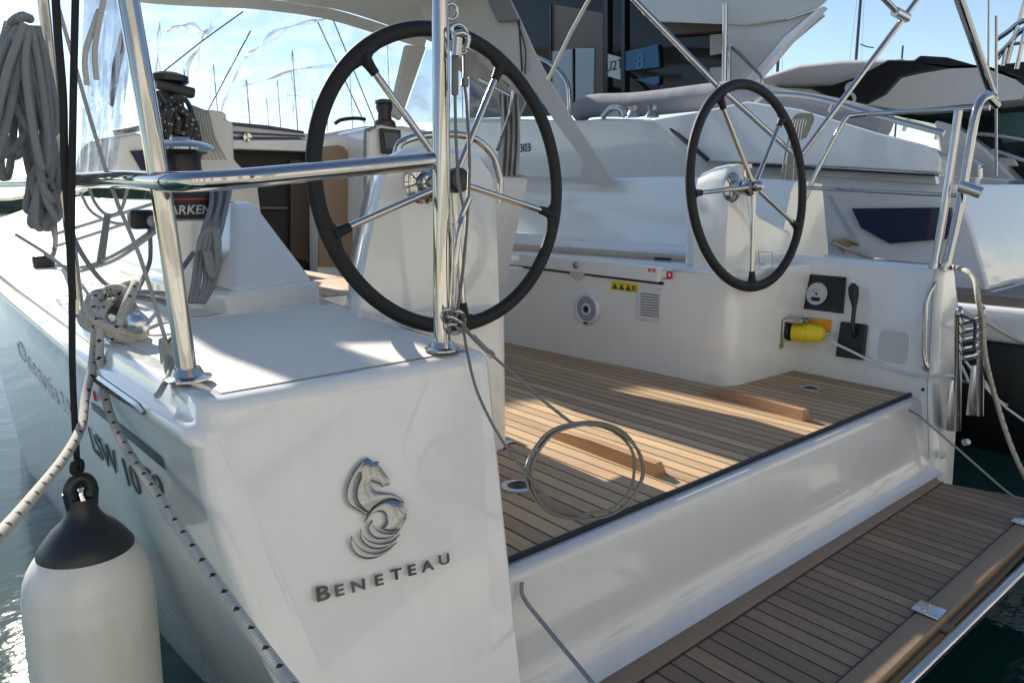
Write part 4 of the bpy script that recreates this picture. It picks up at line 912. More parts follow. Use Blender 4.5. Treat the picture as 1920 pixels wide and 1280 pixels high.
# ================================================================== cabin and sprayhood of the yacht
def poly(pts, y=None, x=None, z=None): return [P(a, b, x=x, y=y, z=z) for a, b in pts]
def slab(pts, d, y=None, x=None, z=None, bev=0): mb = MB(); mb.prism(poly(pts, y, x, z), d, bev); return mb
NAVY = mat('navy_trim', (.02, .03, .09), .3); DARKIN = mat('interior_shade', (.012, .010, .008), .6)
WOODD = mat('dark_wood', (.055, .032, .02), .45); WOODL = teak('veneer', 5, -1.2, 0, a=(.34, .23, .145), b=(.27, .18, .11), seam=0)
part('coachroof', slab([(395, 300), (395, 226), (440, 230), (575, 250), (600, 252), (690, 236), (760, 236), (830, 250), (830, 330), (600, 330)], (0, 3.2, 0), y=4.95), WHITE, bevel=.03, seg=3)
cw = part('companionway', slab([(430, 268), (600, 284), (600, 560), (430, 580)], (0, .06, 0), y=4.88), DARKIN)  # near-black slab, the opening's shade put into its colour
part('companionway_door', slab([(545, 300), (602, 305), (602, 500), (545, 480)], (0, .03, 0), y=4.84), WOODD, parent=cw)
part('step', slab([(470, 388), (540, 388), (540, 392), (470, 392)], (0, .03, 0), y=4.83), mat('step_edge', (.12, .10, .08), .4), parent=cw)
part('hatch_lintel', slab([(425, 262), (580, 262), (590, 285), (425, 279)], (0, .12, 0), y=4.75), WHITE, bevel=.01)
part('hatch_slide', slab([(425, 229), (575, 250), (580, 263), (425, 262)], (0, .3, 0), y=4.78), WHITE2, bevel=.008)
for a in ([(425, 228), (500, 235), (570, 246), (570, 250), (425, 234)], [(430, 246), (572, 254), (572, 257), (430, 250)], [(430, 256), (560, 258), (568, 261), (430, 262)]):
    part('hatch_trim', slab(a, (0, .02, 0), y=4.765), NAVY)
mb = MB(); mb.lathe([(.03, 0), (.028, .015), (.0001, .016)], P(463, 258, y=4.75), (0, -1, 0), 16); part('hatch_lock', mb, STEEL)
part('bulkhead', slab([(596, 262), (690, 242), (700, 250), (704, 520), (596, 520)], (0, .15, 0), y=4.7), WHITE, bevel=.02, seg=3)
wp = [(598, 276), (634, 272), (645, 276), (651, 285), (655, 300), (664, 500), (598, 500)]
part('wood_panel', slab(wp, (0, .02, 0), y=4.685), WOODL)
part('bulkhead_switch', slab([(669, 279), (680, 279), (681, 296), (669, 296)], (0, .02, 0), y=4.68), BLACK)
part('bulkhead_handrail', slab([(669, 322), (679, 322), (685, 412), (674, 408)], (0, .03, 0), y=4.66), BLACK, bevel=.004)
part('instrument_pod', slab([(689, 430), (690, 248), (700, 238), (716, 234), (790, 248), (812, 256), (818, 300), (818, 430)], (0, .5, 0), y=4.4), WHITE, bevel=.02, seg=3)
pl_ = part('chart_plotter', slab([(714, 240), (752, 244), (753, 290), (718, 288)], (0, .03, 0), y=4.36), BLACK, bevel=.006)
part('plotter_screen', slab([(720, 248), (747, 251), (748, 280), (723, 279)], (0, .004, 0), y=4.353), mat('screen_grey', (.05, .055, .09), .15), parent=pl_)
mb = MB(); mb.tube([P(686, 420, y=4.38), P(684, 262, y=4.38), P(692, 243, y=4.38), P(704, 238, y=4.38)], .010, 8, sm=5); part('pod_seal', mb, SEAL)
mb = MB(); mb.tube([P(628, 232, y=5.2), P(640, 225, y=5.2), P(665, 222, y=5.2), P(685, 224, y=5.2)], .014, 8, sm=4); part('roof_grabrail', mb, BLACK)
q = P(722, 238, y=4.6)
mb = MB(); mb.lathe([(.075, 0), (.07, .03), (.05, .045), (.045, .09), (.06, .13), (.055, .15), (.062, .155), (.062, .175), (.03, .185), (.0001, .186)], q, (0, 0, 1), 28); part('cabin_winch', mb, BLACK)
mb = MB(); mb.lathe([(.076, -.01), (.078, .0), (.074, .03), (.06, .045), (.0001, .045)], q, (0, 0, 1), 28); part('cabin_winch_base', mb, mat('dark_red_base', (.06, .015, .012), .35))
# rope clutch pod at the port side
part('clutch_pod', slab([(352, 332), (352, 222), (366, 205), (398, 206), (418, 209), (426, 214), (424, 224), (438, 230), (440, 300), (470, 330)], (0, .7, 0), y=3.7), gel('pod_beige', (.66, .65, .61), .3), bevel=.015, seg=3)
part('clutch_pod_lower', slab([(432, 330), (482, 330), (492, 410), (432, 410)], (0, .5, 0), y=3.8), gel('pod_beige_low', (.62, .61, .57), .3), bevel=.015)
mb = MB(); mb.lathe([(.10, 0), (.09, .05), (.06, .07), (.055, .16), (.07, .21), (.06, .235), (.085, .25), (.085, .275), (.045, .29), (.0001, .29)], P(327, 262, y=3.6), (0, 0, 1), 24); wh = part('clutch_winch', mb, BLACK)
mb = MB(); q = P(328, 168, y=3.55); mb.obox(q, V((.08, 0, -.012)), V((0, .03, 0)), V((.004, 0, .022)), .01); mb.tube([q+V((-.05, 0, -.01)), P(322, 200, y=3.52), P(305, 208, y=3.5)], .02, 10, sm=3); part('winch_handle', mb, BLACK, parent=wh)
mb = MB(); g = random.Random(12)
for k in range(10):
    a = g.uniform(0, 6); c_ = P(325+g.uniform(-20, 18), 238+g.uniform(-22, 16), y=3.45); mb.tube([c_+V((.06*math.cos(a+t), .03*math.sin(t*2), .075*math.sin(a+t))) for t in [j*.9 for j in range(7)]], .011, 8, closed=True, sm=4)
build('rope_heap', mb, rope('dark_flecked_rope', (.06, .06, .058), (.4, .4, .38), 1, 1), None, label='heap of dark flecked rope piled round the winch under the clear sprayhood window', cat='rope', smooth=80)
mb = MB()
for k in range(8):
    a = 356+k*5.2; mb.tube([P(a-4, 196+k*2, y=3.62), P(a, 205+k*2, y=3.55), P(a+3+k, 245+k*2, y=3.52), P(a+10+k*3, 300, y=3.5)], .0066, 8, sm=4)
build('halyard_tails', mb, rope('halyard_rope', (.52, .52, .44)), None, label='row of pale halyard tails hanging over the front of the beige clutch pod', cat='rope', smooth=80)
part('cabin_side', slab([(138, 340), (150, 282), (172, 262), (255, 248), (300, 262), (300, 340)], (0, .3, 0), y=5.3), WHITE, bevel=.03, seg=3)
part('cabin_side_window', slab([(244, 283), (284, 280), (292, 340), (277, 340)], (0, .02, 0), y=5.28), mat('window_tint', (.02, .025, .07), .1))
mb = MB(); mb.tube([P(212, 249, y=5.3), P(250, 243, y=5.3), P(300, 232, y=5.4)], .02, 8, sm=3); part('cabin_grabrail', mb, STEEL2)
# sprayhood
hood = bpy.data.objects.new('sprayhood', None); C.collection.objects.link(hood); hood.parent = yacht
VIN = vinyl('sky_dimming_vinyl', (.68, .76, .88)); VIN2 = vinyl('creased_vinyl', (.86, .89, .93), haze=.24, wr=.25); VIN3 = vinyl('tinted_vinyl', (.62, .68, .78), haze=.22)  # VIN's blue tint holds down the overbright sky behind it
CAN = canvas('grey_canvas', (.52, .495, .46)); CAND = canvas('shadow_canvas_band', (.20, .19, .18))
def curve_p(tab, y, n=28):
    pts = catmull([V((a, b, 0)) for a, b in tab], 6); out = []
    for k in range(n+1):
        i = k/n*(len(pts)-1); j = min(int(i), len(pts)-2); p = lerp(pts[j], pts[j+1], i-j); out.append(P(p.x, p.y, y=y))
    return out
def loft(mb, A_, B_, m=8, bulge=V((0, 0, 0))):
    rows = []
    for k in range(m+1):
        t = k/m; rows.append([lerp(a, b, t)+bulge*math.sin(math.pi*t) for a, b in zip(A_, B_)])
    mb.grid(rows)
topc = [(90, -26), (200, -4), (290, 8), (400, 14), (480, 18), (600, 34), (700, 62), (795, 92)]
botc = [(80, 345), (180, 300), (300, 262), (400, 240), (480, 238), (580, 246), (680, 238), (742, 222)]
mb = MB(); loft(mb, curve_p(topc, 7.7), curve_p(botc, 7.95), 10, V((0, -.06, 0))); part('windshield', mb, VIN, parent=hood, normals=False)
mb = MB(); a_ = curve_p(topc, 7.67); b_ = curve_p([(90, -46), (200, -24), (290, -12), (400, -8), (480, -3), (600, 12), (700, 40), (800, 74)], 7.62); loft(mb, b_, a_, 2); 
part('window_border', mb, canvas('hem_canvas', (.55, .53, .48)), parent=hood, normals=False)
mb = MB(); topb = curve_p([(300, -8), (480, -4), (600, 11), (700, 40), (800, 73), (880, 118), (930, 150)], 7.6, 24)
def topz(x, y, py=-45):
    """height at which a point over (x, y) clears the upper end of the view"""
    lo, hi = .8, 4.0
    for _ in range(40):
        m_ = (lo+hi)/2; d = V((x, y, m_))-CAM; yy = CY-F*d.dot(up)/d.dot(fwd)
        if yy > py: lo = m_
        else: hi = m_
    return lo
aft_ = []  # unseen aft edge, stepped to set sun and shade on sole and starboard wall
for k in range(25):
    x = lerp(1.55, 3.45, k/24); yy = interp([(1.5, 6.75), (2.5, 6.75), (2.62, 4.6), (2.8, 4.3), (3.5, 4.2)], x); aft_.append(V((x, yy, topz(x, yy))))
rows = []
for k in range(13):
    t = k/12; rows.append([lerp(a, b, t)+V((0, 0, .12*math.sin(math.pi*t)+.012*math.sin(t*25+j*.7))) for j, (a, b) in enumerate(zip(topb, aft_))])
mb.grid(rows); part('canopy', mb, CAN, parent=hood, normals=False)
CRE = vinyl('folded_vinyl', (.86, .90, .96), haze=.55, wr=.25)
for pts, w0 in (((398, 40), (372, 95), (352, 150), (335, 172)), 15), (((300, 40), (296, 110), (300, 200), (296, 250)), 9), (((612, 36), (540, 52), (486, 88), (455, 112)), 10), (((430, 168), (500, 150), (560, 130), (640, 122), (700, 108)), 4.5), (((455, 112), (430, 170), (410, 220)), 5), (((545, 132), (552, 180), (548, 225)), 4), (((310, 60), (345, 48), (380, 60), (405, 50)), 12):
    c_ = catmull([V((a, b, 0)) for a, b in pts], 6); rows = []
    for i, p in enumerate(c_):
        t_ = (c_[min(i+1, len(c_)-1)]-c_[max(i-1, 0)]).normalized(); n_ = V((-t_.y, t_.x, 0)); w_ = w0*(.55+.45*math.sin(i*.9))*math.sin(math.pi*(i+.6)/(len(c_)+.2))
        rows.append([P(p.x+n_.x*w_*k, p.y+n_.y*w_*k, y=7.55-.05*(1-k*k)) for k in (-1, -.4, .3, 1)])
    mb = MB(); mb.grid(rows); part('window_crease', mb, CRE, parent=hood, normals=False)
part('side_strut_sleeve', slab([(763, 84), (800, 88), (752, 226), (733, 214)], (0, .05, 0), y=4.9), CAN, parent=hood, bevel=.01)
mb = MB(); mb.grid([poly([(800, 92), (850, 105), (905, 140), (955, 200)], y=5.0), poly([(775, 165), (830, 172), (890, 185), (945, 222)], y=5.0), poly([(752, 230), (810, 230), (880, 230), (940, 230)], y=5.0)]); part('side_window', mb, VIN3, parent=hood, normals=False)
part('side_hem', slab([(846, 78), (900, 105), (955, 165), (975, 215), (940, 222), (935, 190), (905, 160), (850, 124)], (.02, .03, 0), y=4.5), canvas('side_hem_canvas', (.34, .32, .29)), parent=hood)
def sheet(outer, holes, plane, th):
    mb = MB(); es = []
    for lp in [outer]+holes:
        vs = [mb.bm.verts.new(P(a, b, **plane)) for a, b in lp]; es += [mb.bm.edges.new((vs[i], vs[(i+1) % len(vs)])) for i in range(len(vs))]
    bmesh.ops.triangle_fill(mb.bm, use_beauty=True, edges=es)
    g_ = bmesh.ops.extrude_face_region(mb.bm, geom=list(mb.bm.faces)); bmesh.ops.translate(mb.bm, vec=V(th), verts=[v for v in g_['geom'] if isinstance(v, bmesh.types.BMVert)])
    return mb
outer = [(780, -30), (945, -30), (956, 0), (974, 37), (1001, 97), (1028, 148), (1075, 228), (1118, 292), (1156, 349), (1090, 342), (1000, 334), (936, 331), (934, 290), (940, 240), (955, 190), (955, 160), (905, 120), (860, 85), (800, 60)]
hole = [(1004, 172), (1040, 228), (1080, 282), (1092, 298), (1094, 314), (1086, 330), (1060, 333), (985, 331), (970, 326), (965, 312), (966, 262), (975, 215), (990, 180)]
part('side_wing', sheet(outer, [hole], dict(x=3.42), (.012, 0, 0)), CAN, parent=hood, smooth=30)
mb = MB(); q = [P(a, b, x=3.40) for a, b in ((973, 36), (976, 90), (979, 134))]; mb.tube(q, .007, 6, sm=4); q = [P(a, b, x=3.40) for a, b in ((968, 36), (985, 92), (984, 140))]; mb.tube(q, .005, 6, sm=4); part('wing_zip', mb, BLACKM, parent=hood)
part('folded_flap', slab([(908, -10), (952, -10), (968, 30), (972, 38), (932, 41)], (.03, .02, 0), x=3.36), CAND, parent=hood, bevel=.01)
mb = MB(); rows = []
for j in range(15):
    t = j/14; rows.append([P(lerp(936, 972, k/16)+6*math.sin(t*3)-(10*t*(1-t)), lerp(175, 330, t), x=3.36+.03*math.sin(k*1.5+t*2.2)) for k in range(17)])
mb.grid(rows); part('gathered_canvas', mb, CAN, parent=hood, normals=False)
mb = MB(); mb.tube([P(900, 148, x=3.3), P(958, 180, x=3.3)], .012, 10); mb.tube([P(962, 170, x=3.3), P(955, 215, x=3.3), P(932, 282, x=3.3)], .012, 10, sm=3); part('hood_tube', mb, STEEL, parent=hood)
mb = MB(); rows = []
for j in range(19):
    t = j/18; rows.append([P(lerp(lerp(158, 146, t), lerp(262, 214, t), k/22), lerp(-20, 345, t), y=3.3+.05*math.sin(k*1.1+t*4)+.02*math.sin(k*2.9-t*7)) for k in range(23)])
mb.grid(rows); part('side_curtain', mb, VIN2, parent=hood, normals=False)
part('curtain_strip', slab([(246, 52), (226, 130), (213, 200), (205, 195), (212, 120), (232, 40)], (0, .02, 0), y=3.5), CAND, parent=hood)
for k, (a, b) in enumerate((((186, 20), (160, 100)), ((196, -10), (178, 90)))):
    mb = MB(); mb.tube([P(a[0], a[1], y=3.25), P(b[0], b[1], y=3.2), P(b[0]+3, b[1]+60, y=3.2)], .010, 8, sm=4); part('curtain_tie', mb, CAN, parent=hood)
for a in (((596, 42), (684, 232)), ((624, 36), (704, 232)), ((456, 22), (378, 78), (300, 140)), ((470, 58), (372, 240))):
    mb = MB(); mb.tube([P(x, y, y=6.6) for x, y in a], .006, 6); part('shroud', mb, WIRE)
aw_o = [(.605, 3.50, 1.93), (1.45, 3.50, 2.0), (1.50, 5.8, 2.28), (.62, 5.6, 2.22), (.58, 4.4, 2.05), (.61, 4.0, 1.98)]  # flap added out of view to shade the port deck; hole passes a sun patch
mb = MB(); es = []
for lp in (aw_o, [(.80, 3.90, 1.99), (.95, 3.90, 1.99), (.98, 4.22, 2.04), (.84, 4.28, 2.03)]):
    vs = [mb.bm.verts.new(p) for p in lp]; es += [mb.bm.edges.new((vs[i], vs[(i+1) % len(vs)])) for i in range(len(vs))]
bmesh.ops.triangle_fill(mb.bm, use_beauty=True, edges=es); part('shade_flap', mb, CAN, parent=hood, normals=False)
# belt strap
mb = MB(); mb.prism([P(a, b, y=2.75) for a, b in ((196, 402), (208, 404), (196, 496), (180, 500))], (.0, .01, 0)); build('strap_end', mb, canvas('grey_webbing', (.22, .24, .25)), None, label='flat grey webbing strap end hanging over the side deck left of the front post', cat='strap')
# ================================================================== neighbouring boats
def boatpart(b, name, pts, d, m, bev=0, seg=2, **pl): return build(name, slab(pts, d, **pl), m, b, bevel=bev, seg=seg)
mA = thing('motor_yacht', 'large white flybridge motor yacht with grey bolster and dark tinted saloon moored alongside', 'motor yacht')
HA = gel('motor_yacht_white', (.74, .76, .79), .14)
mb = MB(); rows = []
# port side: long curved strip loft (x outboard varies with height)
sideA = lambda y: [(4.62, -.6), (4.52, -.25), (4.45, .10), (4.50, .16), (4.42, .30)]
boatpart(mA, 'hull_side', [(840, 220), (1000, 224), (1090, 226), (1130, 222), (1240, 224), (1300, 262), (1500, 322), (1790, 345), (1822, 425), (1852, 532), (1852, 548), (1700, 585), (1200, 585), (840, 480)], (2.6, .0, 0), HA, .02, 3, x=4.6)
boatpart(mA, 'cockpit_coaming', [(1220, 224), (1330, 205), (1400, 190), (1500, 205), (1650, 250), (1735, 272), (1758, 284), (1764, 300), (1762, 326), (1600, 316), (1380, 306), (1300, 300)], (.5, .12, 0), HA, .015, 3, x=4.42)
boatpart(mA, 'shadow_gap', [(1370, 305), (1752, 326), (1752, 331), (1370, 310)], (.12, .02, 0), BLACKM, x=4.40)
boatpart(mA, 'reflection_cover', [(1365, 308), (1752, 329), (1756, 345), (1500, 328), (1365, 322)], (.1, .02, 0), GREYGEL, x=4.5)  # strip added to hide a bright sky reflection below the coaming
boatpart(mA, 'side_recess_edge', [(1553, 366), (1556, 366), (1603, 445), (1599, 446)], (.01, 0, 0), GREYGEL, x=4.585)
boatpart(mA, 'side_window', [(1597, 391), (1781, 389), (1784, 430), (1774, 448), (1668, 457), (1614, 427)], (.03, .0, 0), mat('blue_tinted_glass', (.012, .02, .06), .06), .0, 2, x=4.565)
boatpart(mA, 'stern_wedge', [(1790, 345), (1812, 345), (1908, 528), (1852, 528)], (2.0, .9, 0), HA, .03, 3, x=5.1)
boatpart(mA, 'stern_sill', [(1850, 528), (1912, 524), (1935, 530), (1935, 538), (1850, 538)], (.3, .3, 0), HA, .0, 2, x=5.0)
pz = .262
mb = MB(); mb.prism([(4.35, 1.60, pz), (9, 1.75, pz), (9, .35, pz), (4.35, .35, pz)], (0, 0, -.05)); build('stern_platform', mb, teak('platform_brown', 3, -9, 1, a=(.20, .16, .13), b=(.14, .11, .09), seam=0), mA)
for k in range(4):
    mb = MB(); y_ = 1.32-.28*k; mb.box((4.5, y_-.010, pz), (9, y_+.010, pz+.004)); build('platform_stripe', mb, mat('stripe_white', (.6, .65, .75), .5), mA)
mb = MB(); mb.box((4.32, .33, .02), (9, 1.9, .211), .03, 3); build('platform_side', mb, HA, mA)
mb = MB(); mb.box((4.42, .45, -.75), (9, 9.5, .018), .03); build('lower_hull', mb, mat('black_bottom', (.004, .005, .006), .3), mA)
o_ = text_mesh('303', (0, -1, 0), (0, 0, 1), P(984, 278, x=4.59), .11, .004, BLACKM, 'hull_number', mA)
# top fittings and bolster
g = MB(); g.tube([P(x, y, x=4.9) for x, y in ((1085, 212), (1110, 199), (1200, 196), (1345, 180), (1400, 178), (1470, 196), (1560, 212), (1660, 240))], .10, 14, sm=5); build('bolster', g, canvas('bolster_grey', (.27, .28, .32)), mA, smooth=80)
for k, (a, b, m_) in enumerate(((1150, 212, HA), (1186, 214, STEEL2), (1222, 214, STEEL))):
    mb = MB(); q = P(a, b+6, x=4.7); mb.lathe([(.06, 0), (.05, .02), (.03, .05), (.045, .085), (.0001, .09)], q, (0, 0, 1), 16); build('mooring_bitt', mb, m_, mA)
mb = MB(); mb.tube([P(1130, 220, x=4.6), P(1145, 204, x=4.6), P(1165, 204, x=4.6), P(1172, 218, x=4.6)], .025, 10, sm=4); build('fairlead', mb, STEEL2, mA, smooth=80)
mb = MB(); mb.tube([P(1240, 226, x=4.45), P(1327, 300, x=4.38)], .016, 8); build('side_strut', mb, BLACK, mA)
for a in (((1415, 178), (1440, 166), (1500, 168), (1560, 180), (1625, 200), (1770, 238)),):
    mb = MB(); mb.tube([P(x, y+12, x=4.7) for x, y in a], .018, 8, sm=4)
    for x, y in ((1450, 180), (1560, 194), (1700, 230), (1760, 246)): mb.tube([P(x, y, x=4.7), P(x-6, y+16, x=4.7)], .012, 8)
    build('side_rail', mb, STEEL, mA, smooth=80)
GL = mat('saloon_glass', (.005, .006, .007), .05, spec=.3)
boatpart(mA, 'saloon_front', [(880, -60), (1400, -60), (1400, 200), (1290, 200), (1095, 216), (880, 222)], ray(1398, 60)*1.4, GL, x=5.6)
for pts in ([(1030, 8), (1033, 8), (1033, 205), (1030, 206)], [(1132, -10), (1139, -10), (1139, 190), (1132, 192)], [(1165, -10), (1171, -10), (1171, 184), (1165, 186)]): boatpart(mA, 'mullion', pts, (.05, .01, 0), BLACK, x=5.56)
boatpart(mA, 'curtain_panel', [(1033, 8), (1131, 25), (1131, 186), (1116, 188), (1114, 88), (1033, 96)], (.02, 0, 0), mat('beige_panel', (.095, .082, .066), .5), x=5.585)
boatpart(mA, 'door_pane', [(1033, 97), (1072, 92), (1073, 204), (1033, 210)], (.02, 0, 0), mat('pale_pane', (.26, .34, .40), .25), x=5.575)
boatpart(mA, 'door_pane', [(1079, 91), (1114, 90), (1112, 200), (1079, 204)], (.02, 0, 0), bpy.data.materials['pale_pane'], x=5.575)
boatpart(mA, 'reflected_sign', [(1139, 101), (1163, 108), (1163, 150), (1139, 143)], (.02, 0, 0), mat('reflected_sign_white', (.42, .48, .52), .4), x=5.565)  # mirrored sign reflected in the glass, built as a solid panel
text_mesh('U2T', (0, -1, 0), (0, 0, 1), P(1151, 124, x=5.56), .13, .003, BLACKM, 'reflected_sign_lettering', mA)
boatpart(mA, 'reflected_banner', [(1173, 97), (1233, 83), (1236, 126), (1173, 133)], (.02, 0, 0), mat('reflected_banner_blue', (.012, .085, .21), .4), x=5.565)  # reflection of a banner, laid on the glass as coloured slabs
text_mesh('8', (0, -1, 0), (0, 0, 1), P(1200, 117, x=5.56), .20, .003, mat('reflected_banner_mark', (.06, .17, .31), .4), 'reflected_banner_lettering', mA)
boatpart(mA, 'reflected_banner', [(1190, 149), (1235, 143), (1235, 156), (1225, 160)], (.02, 0, 0), bpy.data.materials['reflected_banner_blue'], x=5.565)
boatpart(mA, 'ceiling_beam', [(1240, 48), (1360, 40), (1360, 58), (1240, 66)], (.1, 0, 0), WOODD, x=5.5)
boatpart(mA, 'window_blind', [(1331, 66), (1353, 64), (1353, 100), (1331, 104)], (.02, 0, 0), mat('blind_grey', (.30, .30, .29), .5), x=5.5)
boatpart(mA, 'window_blind', [(1331, 128), (1353, 126), (1353, 170), (1331, 172)], (.02, 0, 0), bpy.data.materials['blind_grey'], x=5.5)
GU = gel('overhang_grey', (.50, .50, .49), .35)
boatpart(mA, 'flybridge_overhang', [(1140, -60), (1570, -60), (1552, 0), (1530, 18), (1470, 38), (1400, 48), (1330, 45), (1240, 42), (1205, 28)], ray(1550, 10)*2.6, GU, .02, 3, x=5.2)
boatpart(mA, 'flybridge_support', [(1362, 40), (1475, 36), (1532, 17), (1470, 70), (1396, 158), (1384, 182), (1362, 200)], (.25, .05, 0), GU, .015, 2, x=5.25)
boatpart(mA, 'support_edge', [(1532, 17), (1545, 12), (1480, 76), (1404, 165), (1388, 186), (1384, 182), (1396, 158), (1470, 70)], (.1, .02, 0), HA, .0, 2, x=5.22)
mb = MB(); mb.tube([P(1360, 8, x=5.1), P(1358, 180, x=5.1)], .022, 12); mb.tube([P(1369, 85, x=5.1), P(1368, 165, x=5.1)], .012, 10); mb.tube([P(1372, 88, x=5.1), P(1426, 142, x=5.1), P(1427, 160, x=5.1)], .014, 10, sm=2); build('flybridge_pole', mb, STEEL, mA)
mb = MB(); mb.tube([P(1000, 104, x=5.0), P(1035, 122, x=5.0), P(1062, 152, x=5.0), P(1067, 185, x=5.0), P(1067, 218, x=5.0)], .022, 12, sm=5); build('boarding_rail', mb, STEEL, mA, smooth=80)
boatpart(mA, 'turquoise_cover', [(985, 140), (1012, 146), (1022, 190), (1000, 196)], (.1, 0, 0), mat('turquoise_fabric', (.03, .30, .36), .6), x=5.0)
# hardtop boat
mB = thing('motor_yacht', 'white express motor yacht with black-framed hardtop behind the starboard rail', 'motor yacht')
boatpart(mB, 'hardtop', [(1390, 158), (1430, 142), (1500, 120), (1580, 112), (1700, 109), (1668, 128), (1636, 158), (1560, 163), (1470, 165)], (3, .8, 0), HA, .08, 4, x=8.2)
boatpart(mB, 'hardtop_frame', [(1440, 163), (1560, 158), (1610, 140), (1664, 112), (1712, 113), (1724, 104), (1775, 107), (1835, 124), (1920, 145), (1990, 175), (1990, 185), (1900, 155), (1845, 126), (1780, 128), (1722, 138), (1688, 146), (1660, 180), (1626, 196), (1560, 185), (1520, 168)], (1.0, .2, 0), BLACK, .02, 2, x=8.0)
boatpart(mB, 'hardtop_lining', [(1626, 197), (1662, 178), (1690, 147), (1722, 139), (1780, 129), (1845, 127), (1905, 150), (1925, 165), (1915, 186), (1850, 192), (1700, 206)], (1.0, .2, 0), gel('lining_grey', (.66, .65, .62), .4), x=7.9)
boatpart(mB, 'side_glass', [(1560, 192), (1720, 205), (1860, 195), (1925, 187), (1990, 190), (1990, 345), (1900, 338), (1850, 290), (1790, 240), (1700, 222)], (1.0, .2, 0), mat('green_black_glass', (.010, .018, .020), .08), x=8.6)
boatpart(mB, 'quarter', [(1752, 225), (1790, 235), (1850, 280), (1912, 345), (1800, 345), (1766, 330)], (1.0, .2, 0), gel('quarter_grey', (.52, .53, .55), .25), .03, 3, x=7.6)
mb = MB(); mb.tube([P(x, y, x=7.5) for x, y in ((1838, 310), (1838, 352))], .02, 8); mb.tube([P(x, y, x=7.5) for x, y in ((1800, 282), (1846, 312), (1836, 316))], .02, 8); build('cockpit_rail', mb, STEEL2, mB)
boatpart(mB, 'reflection_pane', [(1862, 214), (1990, 206), (1990, 262), (1880, 268)], (.02, 0, 0), mat('teal_reflection', (.06, .15, .17), .12), x=8.55)  # teal reflections of the side glass put in as a coloured pane
boatpart(mB, 'seat', [(1838, 292), (1902, 296), (1912, 312), (1850, 310)], (.3, .1, 0), HA, .02, 2, x=8.3)
for a_ in (((1795, 250), (1850, 252), (1920, 262), (1990, 280)), ((1812, 284), (1860, 282), (1920, 300), (1990, 318)), ((1790, 232), (1840, 275), (1880, 320))):
    mb = MB(); mb.tube([P(x, y, x=8.2) for x, y in a_], .02, 8, sm=4); build('deck_rail', mb, STEEL2, mB, smooth=80)
text_mesh('S', (0, -1, 0), (0, 0, 1), P(1594, 178, x=7.9), .34, .01, mat('badge_silver', (.6, .62, .64), .4), 'hardtop_badge', mB)
boatpart(mB, 'hull_side', [(1800, 372), (1990, 385), (1990, 600), (1880, 540), (1830, 440)], (1.5, .5, 0), gel('pale_hull', (.62, .66, .74), .5, coat=.1), .03, 3, x=7.0)
boatpart(mB, 'black_band', [(1784, 333), (1840, 340), (1990, 348), (1990, 382), (1840, 374), (1808, 372)], (1.0, .2, 0), BLACK, .02, 2, x=6.9)
mb = MB(); g = random.Random(6)
for k in range(8): a = g.uniform(0, 6); mb.tube([P(1898+14*math.cos(a+t)+k, 495+22*math.sin(a+t)*g.uniform(.8, 1.1), x=6.7+.05*math.sin(t*3)) for t in [j*.785 for j in range(8)]], .028, 8, closed=True, sm=3)
build('rope_coil', mb, ROPE_K, None, label='black rope coil hanging on the pale hull at the right edge', cat='rope', smooth=80)
# third boat: only its steel rails and windows show
mC = thing('motor_yacht', 'motor yacht farthest right, showing tall steel rails above a dark windscreen', 'motor yacht')
def rail(b, name, pts, r, **pl): mb = MB(); mb.tube([P(x, y, **pl) for x, y in pts], r, 10, sm=4); return build(name, mb, STEEL, b, smooth=80)
rail(mC, 'rail', [(1868, 75), (1890, 60), (1910, 44), (1935, 38), (1990, 50)], .03, x=10)
rail(mC, 'rail', [(1870, 105), (1895, 80), (1915, 58), (1960, 40)], .03, x=10)
rail(mC, 'rail', [(1870, 112), (1885, 92), (1905, 82), (1990, 76)], .02, x=10)
for a in (((1925, -10), (1888, 120)), ((1926, 40), (1906, 130)), ((1888, 88), (1880, 124))): rail(mC, 'stanchion', a, .024, x=10)
boatpart(mC, 'cockpit_cover', [(1870, 122), (1920, 116), (1990, 118), (1990, 190), (1870, 150)], (1, .2, 0), BLACK, x=10.5)
# masts and far shore
def mast(px, py0, py1, y, r, label, sp=()):
    t = thing('yacht_mast', label, 'mast', group=None)
    mb = MB(); a = P(px, py0, y=y); b = P(px, py1, y=y); mb.tube([V((a.x, a.y, -.4)), V((a.x, a.y, a.z))], r, 10); build('mast_tube', mb, mat('mast_dark', (.05, .06, .09), .4), t)
    for s_, w_ in sp: 
        mb = MB(); c_ = P(px, s_, y=y); mb.tube([c_+V((-w_, 0, .05)), c_, c_+V((w_, 0, .05))], r*.4, 6); build('spreader', mb, bpy.data.materials['mast_dark'], t)
    for sgn in (-1, 1):
        mb = MB(); mb.tube([V((a.x, a.y, a.z)), V((a.x+sgn*w_stay, a.y, 0))], .012, 5); build('stay', mb, WIRE, t)
    return t
w_stay = 2.2
mast(1463, 40, 130, 24, .09, 'short dark mast with one spreader just left of the hardtop boat', ((82, .9),))
mast(1626, -160, 110, 30, .12, 'tallest dark mast rising behind the hardtop boat', ((88, 1.2),))
mast(1693, 86, 112, 36, .10, 'mast tip barely showing above the black hardtop frame', ())
FAINT = mat('mast_alloy', (.42, .45, .50), .4)
g = random.Random(77)
